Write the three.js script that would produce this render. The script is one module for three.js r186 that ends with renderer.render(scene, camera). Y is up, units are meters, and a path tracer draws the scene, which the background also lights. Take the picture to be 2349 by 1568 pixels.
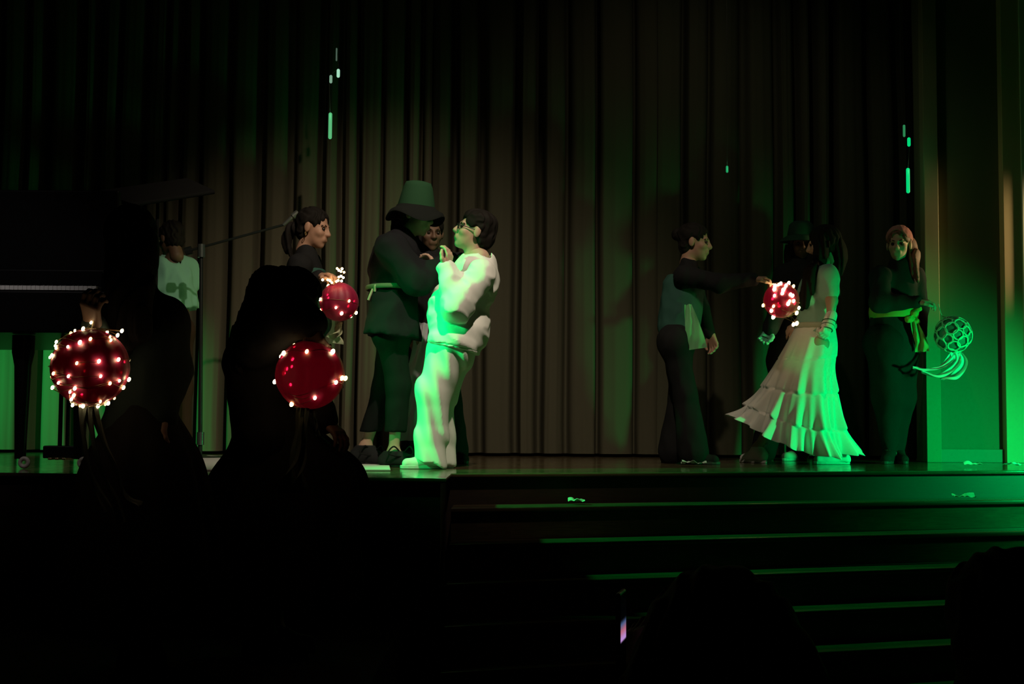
import * as THREE from 'three';
import { mergeGeometries } from 'three/addons/utils/BufferGeometryUtils.js';
import { RoundedBoxGeometry } from 'three/addons/geometries/RoundedBoxGeometry.js';
import { ImprovedNoise } from 'three/addons/math/ImprovedNoise.js';

// ------------------------------------------------------------------ camera, lights, exposure
const W = 2349, H = 1568, FOC = 3000, EYE = 0.27;
const scene = new THREE.Scene();
scene.background = new THREE.Color(0x000000);
const camera = new THREE.PerspectiveCamera(2 * Math.atan(H / 2 / FOC) * 180 / Math.PI, W / H, 0.1, 60);
camera.position.set(0, EYE, 0);
camera.rotation.order = 'YXZ';
camera.rotation.set(Math.atan(186 / FOC), 0, 0.0074);
camera.updateMatrixWorld(true);
scene.add(camera);
const renderer = new THREE.WebGLRenderer({ antialias: true });
renderer.toneMapping = THREE.LinearToneMapping;
renderer.toneMappingExposure = 1.0;
renderer.shadowMap.enabled = true;

function spot(color, intensity, pos, target, angle, penumbra, size = 3) {
  const l = new THREE.SpotLight(color, intensity, 0, angle, penumbra, 2);
  l.position.set(...pos); l.target.position.set(...target);
  l.castShadow = true; l.shadow.radius = size; l.shadow.mapSize.set(2048, 2048); l.shadow.bias = -0.0005;
  scene.add(l, l.target);
  return l;
}
const rgb = (r, g, b) => new THREE.Color().setRGB(r, g, b);
// warm house spot above the front of the stage
spot(rgb(1, 0.83, 0.6), 52, [0.4, 4.5, -4.8], [-1.1, -0.9, -10.8], 0.48, 1);
// dim warm wash high over the right of the drapes
spot(rgb(1, 0.9, 0.62), 2.0, [1.3, 4.7, -8.1], [1.3, 0.9, -10.8], 0.8, 1);
// green par on the far left, its beam running along the stage towards the right wall
spot(rgb(0.0, 1, 0.17), 110, [-3.5, 2.2, -6.1], [2.2, -0.6, -8.0], 0.3, 0.8, 4);
// green par behind the piano
spot(rgb(0.05, 1, 0.22), 62, [-5.2, 1.9, -7.9], [-3.6, 0.5, -10.5], 0.34, 1);
// small warm spot over the piano keyboard
spot(rgb(1, 0.92, 0.9), 9, [-2.8, 4.0, -4.4], [-3.1, 0.95, -7.0], 0.27, 0.8);
// green par in front of the right end of the stage, low
spot(rgb(0.0, 1, 0.2), 30, [4.5, 0.4, -7.6], [2.85, -0.3, -9.2], 0.85, 1, 4);
// warm lamp in the right wing, grazing the pilaster
spot(rgb(1, 0.72, 0.34), 30, [5.6, 1.75, -9.6], [3.7, 1.65, -9.83], 0.3, 1);

// ------------------------------------------------------------------ helpers
const V = (x, y, z) => new THREE.Vector3(x, y, z);
const CM = camera.matrixWorld.clone();
function at(px, py, d) {                       // the point seen at a pixel, on the plane z = -d
  const r = V((px - W / 2) / FOC, -(py - H / 2) / FOC, -1).transformDirection(CM);
  const t = d / -r.z;
  return V(r.x * t, EYE + r.y * t, -d);
}
function onY(px, py, y = 0) {                  // the point seen at a pixel, on a level plane
  const r = V((px - W / 2) / FOC, -(py - H / 2) / FOC, -1).transformDirection(CM);
  const t = (y - EYE) / r.y;
  return V(r.x * t, y, r.z * t);
}
let seed = 20231;
function rnd() { seed |= 0; seed = seed + 0x6D2B79F5 | 0; let t = Math.imul(seed ^ seed >>> 15, 1 | seed); t = t + Math.imul(t ^ t >>> 7, 61 | t) ^ t; return ((t ^ t >>> 14) >>> 0) / 4294967296; }
const perlin = new ImprovedNoise();
const N3 = (x, y, z) => perlin.noise(x + 31.7, y + 17.3, z + 53.1);
const used = {};
function numbered(n) { const k = used[n] = (used[n] ?? -1) + 1; return k ? n + '_' + String(k).padStart(3, '0') : n; }
function shade(o) { o.traverse(m => { if (m.isMesh) { m.castShadow = true; m.receiveShadow = true; } }); return o; }
function mat(r, g, b, rough = 0.9, extra = {}) {
  return new THREE.MeshPhysicalMaterial({ color: rgb(r, g, b), roughness: rough, metalness: 0, side: THREE.DoubleSide, specularIntensity: rough > 0.7 ? 0.25 : 1, ...extra });
}
function glow(r, g, b, s) { return new THREE.MeshStandardMaterial({ color: 0x000000, emissive: rgb(r, g, b), emissiveIntensity: s, roughness: 0.5 }); }
function thing(name, label, category, pos, group) {
  const o = new THREE.Group(); o.name = numbered(name); o.position.copy(pos); scene.add(o);
  o.userData = { label, category }; if (group) o.userData.group = group;
  o.put = (part, geo, m, parent = o, lab) => {       // a part from world-space geometry
    const g = geo.clone(); const b = o.position; g.translate(-b.x, -b.y, -b.z);
    const me = new THREE.Mesh(g, m); me.name = part; me.castShadow = me.receiveShadow = true; parent.add(me);
    if (lab) me.userData.label = lab;
    return me;
  };
  return o;
}
function tagMesh(name, geo, m, label, category, group) {
  const me = new THREE.Mesh(geo, m); me.name = numbered(name); me.castShadow = me.receiveShadow = true; scene.add(me);
  me.userData = { label, category }; if (group) me.userData.group = group; return me;
}
function struct(name, geo, m, parent = scene) {
  const me = new THREE.Mesh(geo, m); me.name = name; me.castShadow = me.receiveShadow = true; parent.add(me);
  if (parent === scene) me.userData.kind = 'structure'; return me;
}
const clean = g => { const q = g.index ? g.toNonIndexed() : g; for (const k of Object.keys(q.attributes)) if (k !== 'position' && k !== 'normal') q.deleteAttribute(k); return q; };
const merge = list => mergeGeometries(list.map(clean));
function box(cx, cy, cz, sx, sy, sz, r = 0.008, ry = 0) { const g = new RoundedBoxGeometry(sx, sy, sz, 2, Math.min(r, sx / 2.1, sy / 2.1, sz / 2.1)); if (ry) g.rotateY(ry); g.translate(cx, cy, cz); return g; }
function tube(pts, r, seg = 24, rad = 8, closed = false) { return new THREE.TubeGeometry(new THREE.CatmullRomCurve3(pts, closed), seg, r, rad, closed); }
function rod(a, b, r, r2 = r, rad = 12) {
  const d = b.clone().sub(a), g = new THREE.CylinderGeometry(r2, r, d.length(), rad); g.translate(0, d.length() / 2, 0);
  g.applyQuaternion(new THREE.Quaternion().setFromUnitVectors(V(0, 1, 0), d.normalize())); g.translate(a.x, a.y, a.z); return g;
}
function prism(pts, y0, y1, bevel = 0) {       // outline in [x, z], from y0 up to y1
  const s = new THREE.Shape(pts.map(p => new THREE.Vector2(p[0], -p[1])));
  const g = new THREE.ExtrudeGeometry(s, { depth: y1 - y0 - 2 * bevel, bevelEnabled: bevel > 0, bevelSize: bevel, bevelThickness: bevel, bevelOffset: -bevel, bevelSegments: 3 });
  g.rotateX(-Math.PI / 2); g.translate(0, y0 + bevel, 0); return g;
}

// ------------------------------------------------------------------ distance fields, meshed by surface nets
function cap(a, b, ra, rb = ra) {
  const ax = a.x, ay = a.y, az = a.z, dx = b.x - ax, dy = b.y - ay, dz = b.z - az, L = dx * dx + dy * dy + dz * dz || 1e-9, R = Math.max(ra, rb), dr = rb - ra;
  return {
    d: (x, y, z) => { const px = x - ax, py = y - ay, pz = z - az; let t = (px * dx + py * dy + pz * dz) / L; t = t < 0 ? 0 : t > 1 ? 1 : t; const qx = px - t * dx, qy = py - t * dy, qz = pz - t * dz; return Math.sqrt(qx * qx + qy * qy + qz * qz) - ra - dr * t; },
    lo: V(Math.min(ax, b.x) - R, Math.min(ay, b.y) - R, Math.min(az, b.z) - R), hi: V(Math.max(ax, b.x) + R, Math.max(ay, b.y) + R, Math.max(az, b.z) + R),
  };
}
function ell(c, r, q) {
  const m = Math.min(...r), M = Math.max(...r), iq = q ? q.clone().invert() : null, t = V();
  const [rx, ry, rz] = r;
  return {
    d: (x, y, z) => { let px = x - c.x, py = y - c.y, pz = z - c.z; if (iq) { t.set(px, py, pz).applyQuaternion(iq); px = t.x; py = t.y; pz = t.z; } px /= rx; py /= ry; pz /= rz; const k0 = Math.sqrt(px * px + py * py + pz * pz); px /= rx; py /= ry; pz /= rz; const k1 = Math.sqrt(px * px + py * py + pz * pz); return k1 < 1e-9 ? -m : k0 * (k0 - 1) / k1; },
    lo: V(c.x - (iq ? M : rx), c.y - (iq ? M : ry), c.z - (iq ? M : rz)), hi: V(c.x + (iq ? M : rx), c.y + (iq ? M : ry), c.z + (iq ? M : rz)),
  };
}
function uni(k, ...ps) {
  ps = ps.flat();
  const lo = ps[0].lo.clone(), hi = ps[0].hi.clone(); for (const p of ps) { lo.min(p.lo); hi.max(p.hi); }
  const n = ps.length;
  return { lo: lo.subScalar(k * 0.5), hi: hi.addScalar(k * 0.5), d: (x, y, z) => { let a = ps[0].d(x, y, z); for (let i = 1; i < n; i++) { const b = ps[i].d(x, y, z); const h = k - Math.abs(a - b); a = Math.min(a, b) - (h > 0 ? h * h / (4 * k) : 0); } return a; } };
}
function minus(p, q, k = 0.01) { return { lo: p.lo, hi: p.hi, d: (x, y, z) => { const a = p.d(x, y, z), b = -q.d(x, y, z), h = k - Math.abs(a - b); return Math.max(a, b) + (h > 0 ? h * h / (4 * k) : 0); } }; }
function cut(p, pt, n) { n = n.clone().normalize(); const c = pt.dot(n); return { lo: p.lo, hi: p.hi, d: (x, y, z) => Math.max(p.d(x, y, z), x * n.x + y * n.y + z * n.z - c) }; }   // keeps the side the normal points away from
function disp(p, fn, pad = 0.02) { return { lo: p.lo.clone().subScalar(pad), hi: p.hi.clone().addScalar(pad), d: (x, y, z) => { const v = p.d(x, y, z); return v > 0.08 || v < -0.08 ? v : v - fn(x, y, z); } }; }
function net(p, c = 0.012) {
  const lo = p.lo.clone().subScalar(c * 2.2), s = p.hi.clone().addScalar(c * 2.2).sub(lo);
  const nx = Math.ceil(s.x / c) + 1, ny = Math.ceil(s.y / c) + 1, nz = Math.ceil(s.z / c) + 1;
  const v = new Float32Array(nx * ny * nz), id = new Int32Array(nx * ny * nz).fill(-1), f = p.d;
  const S = 4, far = new Float32Array(1);
  // coarse pass: skip blocks that lie well off the surface
  v.fill(9);
  for (let k = 0; k < nz; k += S) for (let j = 0; j < ny; j += S) for (let i = 0; i < nx; i += S) {
    const dm = f(lo.x + (i + 1.5) * c, lo.y + (j + 1.5) * c, lo.z + (k + 1.5) * c);
    const skip = Math.abs(dm) > c * 9;
    for (let kk = k; kk < Math.min(k + S, nz); kk++) for (let jj = j; jj < Math.min(j + S, ny); jj++) for (let ii = i; ii < Math.min(i + S, nx); ii++)
      v[ii + nx * (jj + ny * kk)] = skip ? dm : f(lo.x + ii * c, lo.y + jj * c, lo.z + kk * c);
  }
  const pos = [], idx = [], sx = 1, sy = nx, sz = nx * ny;
  const off = [0, sx, sy, sx + sy, sz, sx + sz, sy + sz, sx + sy + sz];
  const edges = [[0, 1], [2, 3], [4, 5], [6, 7], [0, 2], [1, 3], [4, 6], [5, 7], [0, 4], [1, 5], [2, 6], [3, 7]];
  for (let k = 0; k < nz - 1; k++) for (let j = 0; j < ny - 1; j++) for (let i = 0; i < nx - 1; i++) {
    const b = i + nx * (j + ny * k); let m = 0;
    for (let e = 0; e < 8; e++) if (v[b + off[e]] < 0) m |= 1 << e;
    if (m === 0 || m === 255) continue;
    let X = 0, Y = 0, Z = 0, n = 0;
    for (const [p0, p1] of edges) {
      const a = v[b + off[p0]], q = v[b + off[p1]];
      if ((a < 0) === (q < 0)) continue;
      const t = a / (a - q);
      X += (p0 & 1) + t * ((p1 & 1) - (p0 & 1)); Y += (p0 >> 1 & 1) + t * ((p1 >> 1 & 1) - (p0 >> 1 & 1)); Z += (p0 >> 2) + t * ((p1 >> 2) - (p0 >> 2)); n++;
    }
    id[b] = pos.length / 3;
    pos.push(lo.x + (i + X / n) * c, lo.y + (j + Y / n) * c, lo.z + (k + Z / n) * c);
  }
  for (let k = 1; k < nz - 1; k++) for (let j = 1; j < ny - 1; j++) for (let i = 1; i < nx - 1; i++) {
    const b = i + nx * (j + ny * k), a = v[b] < 0;
    for (let ax = 0; ax < 3; ax++) {
      const st = ax === 0 ? sx : ax === 1 ? sy : sz, q = v[b + st] < 0;
      if (a === q) continue;
      const u = ax === 0 ? sy : ax === 1 ? sz : sx, w = ax === 0 ? sz : ax === 1 ? sx : sy;
      const A = id[b], B = id[b - u], C = id[b - u - w], D = id[b - w];
      if (A < 0 || B < 0 || C < 0 || D < 0) continue;
      if (a) idx.push(A, B, C, A, C, D); else idx.push(A, C, B, A, D, C);
    }
  }
  const g = new THREE.BufferGeometry();
  g.setAttribute('position', new THREE.Float32BufferAttribute(pos, 3)); g.setIndex(idx); g.computeVertexNormals();
  return g;
}
function basis(fwd, up, o) {                    // matrix whose z is fwd and y is close to up
  const z = fwd.clone().normalize(), x = up.clone().cross(z).normalize(), y = z.clone().cross(x);
  return new THREE.Matrix4().makeBasis(x, y, z).setPosition(o);
}

// ------------------------------------------------------------------ heads, hands and bodies
const headField = (() => {
  const P = [
    ell(V(0, .038, -.015), [.077, .084, .097]), ell(V(0, -.03, .028), [.06, .085, .066]), ell(V(0, -.072, .045), [.042, .045, .045]), cap(V(0, -.103, .068), V(0, -.1, .06), .017, .02),
    cap(V(-.034, .022, .08), V(.034, .022, .08), .011), cap(V(0, .012, .092), V(0, -.028, .112), .008, .011), ell(V(0, -.032, .1), [.019, .01, .014]),
    ell(V(.037, -.026, .062), [.026, .024, .026]), ell(V(-.037, -.026, .062), [.026, .024, .026]),
    cap(V(-.016, -.058, .09), V(.016, -.058, .09), .0065), cap(V(-.014, -.069, .088), V(.014, -.069, .088), .007),
  ];
  let h = uni(.018, P);
  for (const s of [-1, 1]) h = minus(h, ell(V(s * .032, .002, .1), [.019, .011, .02]), .014);
  h = uni(.006, h, ell(V(.08, -.004, -.008), [.011, .033, .021]), ell(V(-.08, -.004, -.008), [.011, .033, .021]));
  return uni(.03, h, cap(V(0, -.08, -.03), V(0, -.15, -.042), .05, .052));
})();
const headGeo = net(headField, .0045);
const eyeGeo = (s => [-1, 1].map(i => { const g = new THREE.SphereGeometry(.0115, 14, 10); g.translate(i * .032, .001, .083); return g; }))();
const browGeo = [-1, 1].map(i => tube([V(i * .016, .021, .092), V(i * .033, .026, .088), V(i * .049, .018, .074)], .0038, 8, 6));
const lipsGeo = net(uni(.006, cap(V(-.02, -.06, .09), V(.02, -.06, .09), .0058), cap(V(-.016, -.069, .091), V(.016, -.069, .091), .0062)), .003);
const handCache = {};
function handGeo(curl, side, thumb = 0.4) {     // wrist at the origin, fingers along +y, palm towards +z, thumb on side * +x
  const key = [curl, side, thumb].join();
  if (handCache[key]) return handCache[key];
  const ps = [cap(V(0, -.03, 0), V(0, .01, 0), .025, .026)], xs = [.030, .010, -.011, -.031], len = [.07, .079, .073, .056];
  for (const x of [-.026, -.009, .009, .025]) ps.push(cap(V(x * .75, .012, 0), V(x * 1.12, .08, 0), .0145, .012));
  const palm = uni(.016, ps), all = [palm];
  xs.forEach((x, i) => {
    let p = V(x * side, .082 - Math.abs(x) * .12, 0), a = curl * (.45 + .05 * i) + .1; const c = [];
    for (let s = 0; s < 3; s++) { const L = len[i] * [.46, .31, .26][s], q = p.clone().add(V(x * side * .12 * (s ? 0 : 1), Math.cos(a) * L, Math.sin(a) * L)); c.push(cap(p, q, .0098 - s * .0012, .0090 - s * .0012)); p = q; a += curl * (.72 - .06 * s) + .08; }
    all.push(uni(.004, c));
  });
  const t0 = V(.02 * side, .022, .008), t1 = V(.048 * side, .05, .012 + .016 * thumb), t2 = V((.058 - .018 * thumb) * side, .079, .018 + .026 * thumb), t3 = V((.055 - .03 * thumb) * side, .1, .02 + .036 * thumb);
  all.push(uni(.006, cap(t0, t1, .017, .0125), cap(t1, t2, .0115, .0105), cap(t2, t3, .0103, .0085)));
  return handCache[key] = net(uni(.005, all), .0042);
}
const SKIN = { fair: mat(.46, .27, .2, .6), pale: mat(.52, .33, .25, .6), tan: mat(.4, .22, .15, .6), brown: mat(.12, .065, .04, .6) };
const EYE_M = mat(.02, .016, .012, .2), BROW_M = mat(.03, .02, .014, .9), LIP_M = mat(.38, .12, .1, .5);

// joints are [pixel x, pixel y, depth offset]; ankles stand on the floor level
function person(o) {
  const d = o.d, fl = o.floor ?? 0, j = {};
  for (const [k, p] of Object.entries(o.j)) j[k] = at(p[0], p[1], d - (p[2] ?? 0));
  for (const s of ['R', 'L']) {
    const a = o.j['a' + s]; j['a' + s].y = fl + .085 + (a[3] ?? 0);
    const t = V(...(o.toe?.[s] ?? o.face)).setY(0).normalize();
    j['t' + s] = j['a' + s].clone().addScaledVector(t, .14).setY(fl + .03); j['h' + s] = j['a' + s].clone().addScaledVector(t, -.045).setY(fl + .035 + (a[3] ?? 0));
  }
  const face = V(...o.face), up = V(...(o.up ?? [0, 1, 0])), hc = j.head, hs = o.headSize ?? 1;
  const M = basis(face, up, hc).multiply(new THREE.Matrix4().makeScale(hs, hs, hs));
  const HL = (x, y, z) => V(x, y, z).applyMatrix4(M);             // head space to world
  const nb = HL(0, -.12, -.036);
  const base = j.aR.clone().add(j.aL).multiplyScalar(.5).setY(fl);
  const t = thing('person', o.label, 'person', base);
  const g = o.girth ?? 1;
  const B = {
    torso: (e = 0) => [cap(j.pelvis, j.chest, .115 * g + e, .118 * g + e), cap(j.hR, j.hL, 0, 0)].slice(0, 1).concat([cap(j.sR.clone().lerp(j.chest, .15), j.sL.clone().lerp(j.chest, .15), .06 + e, .06 + e), cap(j.chest, j.neck, .105 * g + e, .06 + e), cap(j.pR, j.pL, .1 * g + e, .1 * g + e)]),
    arm: (s, e = 0, e2 = e) => [cap(j['s' + s], j['e' + s], .05 + e, .041 + e), cap(j['e' + s], j['w' + s], .041 + e, .027 + e2)],
    leg: (s, e = 0, e2 = e) => [cap(j['p' + s], j['k' + s], .082 * g + e, .056 + e), cap(j['k' + s], j['a' + s], .056 + e, .038 + e2)],
    foot: (s, e = 0) => [cap(j['h' + s], j['t' + s], .036 + e, .03 + e), cap(j['a' + s], j['h' + s], .036 + e, .034 + e), cap(j['a' + s], j['t' + s].clone().lerp(j['h' + s], .35), .034 + e, .032 + e)],
  };
  const body = net(uni(.04, B.torso(-.012), ['R', 'L'].map(s => [...B.arm(s, -.006), ...B.leg(s, -.008), ...B.foot(s, -.008)]).flat(), cap(j.neck, nb, .055, .05)), .013);
  const list = [body, headGeo.clone().applyMatrix4(M)], hands = {};
  for (const s of ['R', 'L']) {
    const h = o.hand?.[s] ?? {}, w = j['w' + s], dir = h.to ? at(h.to[0], h.to[1], d - (h.to[2] ?? 0)).sub(w) : w.clone().sub(j['e' + s]);
    dir.normalize();
    const pn = V(...(h.palm ?? [s === 'R' ? .3 : -.3, 0, -.6])); pn.addScaledVector(dir, -pn.dot(dir)).normalize();
    const m = new THREE.Matrix4().makeBasis(dir.clone().cross(pn), dir, pn).setPosition(w);
    // looking along the fingers with the palm in front: the right hand has its thumb on -x, the left on +x
    hands[s] = { m, geo: handGeo(h.curl ?? .6, s === 'R' ? -1 : 1, h.thumb ?? .4) };
    list.push(hands[s].geo.clone().applyMatrix4(m));
  }
  t.put('body', merge(list), o.skin ?? SKIN.fair);
  if (o.eyes !== false) {
    for (let i = 0; i < 2; i++) { t.put('eye', eyeGeo[i].clone().applyMatrix4(M), EYE_M); t.put('eyebrow', browGeo[i].clone().applyMatrix4(M), BROW_M); }
    t.put('lips', lipsGeo.clone().applyMatrix4(M), LIP_M);
  }
  return Object.assign(t, { j, B, M, HL, hands, P: (x, y, z = 0) => at(x, y, d - z), d, fl, seedp: d * 7.1 });
}
const folds = (amp, fx, fy, fz, ph = 0) => (x, y, z) => { const a = N3(x * fx + ph, y * fy, z * fz), b = N3(x * fx * 2.1 - ph, y * fy * 1.7 + x * 4, z * fz * 2.1); return amp * (.7 - 2.2 * Math.abs(a) + .8 * b); };
function hairCap(p, m, name = 'hair', extra = [], front = .0) {   // short hair close to the skull, open at the face
  let h = minus(ell(V(0, .046, -.02), [.088, .092, .109]), ell(V(0, -.035 + front, .115), [.078, .11, .1]), .02);
  h = uni(.02, h, ell(V(0, -.03, -.06), [.072, .06, .05]), ...extra);
  h = minus(h, ell(V(.085, -.02, .012), [.03, .05, .03]), .01); h = minus(h, ell(V(-.085, -.02, .012), [.03, .05, .03]), .01);
  h = disp(h, (x, y, z) => .004 * Math.sin(x * 160 + z * 70 + 5 * N3(x * 20, y * 20, z * 20)), .01);
  return p.put(name, net(h, .005).applyMatrix4(p.M), m);
}
function strands(p, pts, r0, r1, m, name = 'hair', amp = .008) {  // a hanging mass of hair along world points
  const c = new THREE.CatmullRomCurve3(pts), n = 8, ps = [];
  for (let i = 0; i < n; i++) { const a = i / n, b = (i + 1) / n; ps.push(cap(c.getPoint(a), c.getPoint(b), r0 + (r1 - r0) * a, r0 + (r1 - r0) * b)); }
  return p.put(name, net(disp(uni(.03, ps), (x, y, z) => amp * Math.sin(x * 120 + z * 90 + 6 * N3(x * 9, y * 4, z * 9)), .012), .009), m);
}
function shoe(p, s, m, sole, e = 0.006) {
  const j = p.j, fl = p.fl, f = uni(.03, p.B.foot(s, e));
  let g = cut(f, V(0, fl + .016, 0), V(0, -1, 0)); g = cut(g, j['a' + s].clone().setY(j['a' + s].y + .012), V(0, 1, 0));
  const sh = p.put('shoe', net(g, .006), m);
  const a = j['h' + s], b = j['t' + s], dir = b.clone().sub(a).setY(0).normalize(), n = V(-dir.z, 0, dir.x), pts = [];
  for (let i = 0; i < 20; i++) { const u = i / 20 * Math.PI * 2, c = Math.cos(u), q = Math.sin(u), L = a.distanceTo(b) / 2 + .043; const w = .04 + .006 * c; pts.push([(a.x + b.x) / 2 + dir.x * L * Math.sign(c) * Math.abs(c) ** .8 + n.x * w * q, (a.z + b.z) / 2 + dir.z * L * Math.sign(c) * Math.abs(c) ** .8 + n.z * w * q]); }
  p.put('sole', prism(pts, fl + .001, fl + .022, .004), sole, sh);
  return sh;
}
function ribbon(pts, w0, w1, m4 = .006, twist = 1) {              // a cloth strip with waves along world points
  const c = new THREE.CatmullRomCurve3(pts), n = 36, pos = [], idx = [], K = 6;
  for (let i = 0; i <= n; i++) {
    const t = i / n, p = c.getPoint(t), tg = c.getTangent(t), a = twist * (t * 2.2 + .4 * Math.sin(t * 9)), s = V(Math.cos(a), 0, Math.sin(a)); s.addScaledVector(tg, -s.dot(tg)).normalize();
    const nn = tg.clone().cross(s).normalize(), w = w0 + (w1 - w0) * t;
    for (let k = 0; k <= K; k++) { const u = k / K - .5, q = p.clone().addScaledVector(s, u * w).addScaledVector(nn, m4 * Math.sin(u * 11 + t * 7)); pos.push(q.x, q.y, q.z); }
  }
  for (let i = 0; i < n; i++) for (let k = 0; k < K; k++) { const a = i * (K + 1) + k; idx.push(a, a + 1, a + K + 1, a + 1, a + K + 2, a + K + 1); }
  const g = new THREE.BufferGeometry(); g.setAttribute('position', new THREE.Float32BufferAttribute(pos, 3)); g.setIndex(idx); g.computeVertexNormals(); return g;
}

// ------------------------------------------------------------------ the setting
const WOOD = (() => {                          // dark varnished boards: grain only
  const n = 512, a = new Uint8Array(n * n * 4), b = new Uint8Array(n * n * 4);
  for (let y = 0; y < n; y++) for (let x = 0; x < n; x++) { const g = N3(x * .02, y * .25, 3) * .5 + N3(x * .06, y * .9, 9) * .3 + N3(x * .005, y * .02, 5) * .5, i = (y * n + x) * 4, v = 92 + 34 * g; a[i] = v; a[i + 1] = v * .72; a[i + 2] = v * .5; a[i + 3] = 255; const q = 60 + 40 * (N3(x * .03, y * .03, 1) + .4 * N3(x * .2, y * .2, 2)); b[i] = b[i + 1] = b[i + 2] = q; b[i + 3] = 255; }
  const mk = (d, srgb) => { const t = new THREE.DataTexture(d, n, n); t.wrapS = t.wrapT = THREE.RepeatWrapping; t.magFilter = THREE.LinearFilter; t.minFilter = THREE.LinearMipmapLinearFilter; t.generateMipmaps = true; if (srgb) t.colorSpace = THREE.SRGBColorSpace; t.needsUpdate = true; return t; };
  return { map: mk(a, true), rough: mk(b, false) };
})();
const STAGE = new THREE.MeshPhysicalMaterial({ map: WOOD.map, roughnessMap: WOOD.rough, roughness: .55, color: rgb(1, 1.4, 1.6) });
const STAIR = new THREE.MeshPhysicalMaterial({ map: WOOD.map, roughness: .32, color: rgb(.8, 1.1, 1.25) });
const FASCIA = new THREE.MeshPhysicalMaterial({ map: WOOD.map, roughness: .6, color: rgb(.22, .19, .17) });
const NOSE = mat(.16, .13, .1, .3);
const HALL = mat(.03, .03, .032, .8), BLACK_WALL = mat(.02, .02, .02, .9), PLASTER = mat(.17, .165, .11, .75), CREAM = mat(.62, .5, .3, .7);
const FLOOR_Y = -1.17;
struct('floor', box(0, FLOOR_Y - .1, -4, 16, .2, 18, .001), HALL);
struct('ceiling', box(0, 5.6, -4, 16, .2, 18, .001), BLACK_WALL);
struct('wall_left', box(-7.9, 2.2, -4, .2, 6.9, 18, .001), BLACK_WALL);
struct('wall_right', box(7.9, 2.2, -4, .2, 6.9, 18, .001), BLACK_WALL);
struct('wall_front', box(0, 2.2, 4.9, 16, 6.9, .2, .001), BLACK_WALL);
struct('wall_back', box(0, 2.2, -12.6, 16, 6.9, .2, .001), BLACK_WALL);

const eA = onY(1041, 1085.5), eB = onY(2349, 1078.5), TH = Math.atan2(-(eB.z - eA.z), eB.x - eA.x);
const zR = x => eA.z - (x - eA.x) * Math.tan(TH);                 // right front edge of the stage
const lA = onY(0, 1083.5), lB = onY(1024, 1097), zL = x => lB.z + (x - lB.x) * (lA.z - lB.z) / (lA.x - lB.x);
const XC = lB.x, XL = -7, XR = 7;
const stageOutline = [[XL, zL(XL)], [XC, zL(XC)], [XC, zR(XC)], [XR, zR(XR)], [XR, -12.4], [XL, -12.4]];
struct('stage_floor', prism(stageOutline, -.022, 0, .008), STAGE);
const inset = stageOutline.map(([x, z], i) => [x - (i === 1 || i === 2 ? .03 : 0), z - (i < 4 ? .03 : 0)]);
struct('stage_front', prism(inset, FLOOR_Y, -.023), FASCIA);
// the flight of steps across the right of the stage
const RISE = .167, RUN = .225;
const stair = new THREE.Group(); stair.name = 'stage_stair'; stair.userData = { kind: 'structure' }; scene.add(stair);
for (let n = 1; n <= 6; n++) {
  const y = -n * RISE, zf = x => zR(x) + n * RUN, xa = XC + .004, xb = XR;
  struct('tread', prism([[xa, zf(xa)], [xb, zf(xb)], [xb, zf(xb) - RUN - .02], [xa, zf(xa) - RUN - .02]], y - .026, y, .009), STAIR, stair);
  struct('riser', prism([[xa, zf(xa) - .03], [xb, zf(xb) - .03], [xb, zf(xb) - .05], [xa, zf(xa) - .05]], (n === 6 ? FLOOR_Y : y - RISE), y - .026), STAIR, stair);
}
// low black platform in front of the left of the stage
const PLAT = -.66;
struct('stage_platform', prism([[-4.2, -3.9], [-.5, -3.9], [-.5, -6.2], [-4.2, -6.2]], FLOOR_Y, PLAT, .01), mat(.012, .012, .012, .95));

// right of the drapes: side wall, pilaster and its return
const xw0 = at(2118, 900, 9.9).x, xw1 = at(2302, 900, 9.87).x;
struct('wall_side', box((xw0 + xw1 + .3) / 2, 2.2, -10.0, xw1 + .3 - xw0, 4.4, .2, .004), PLASTER);
struct('trim_1', box(xw0 + .05, 2.2, -9.86, .11, 4.4, .1, .006), mat(.26, .24, .15, .75));
struct('trim_2', box((xw0 + xw1) / 2, .05, -9.885, xw1 - xw0, .1, .03, .004), mat(.16, .17, .12, .6));
struct('pilaster', box(xw1 + .5, 2.2, -9.94, 1.0, 4.4, .24, .006), CREAM);
const xr = at(2345, 800, 9.85).x;
struct('trim_3', box(xr + .06, 2.2, -9.825, .12, 4.4, .03, .006), mat(.75, .78, .72, .6));

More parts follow.
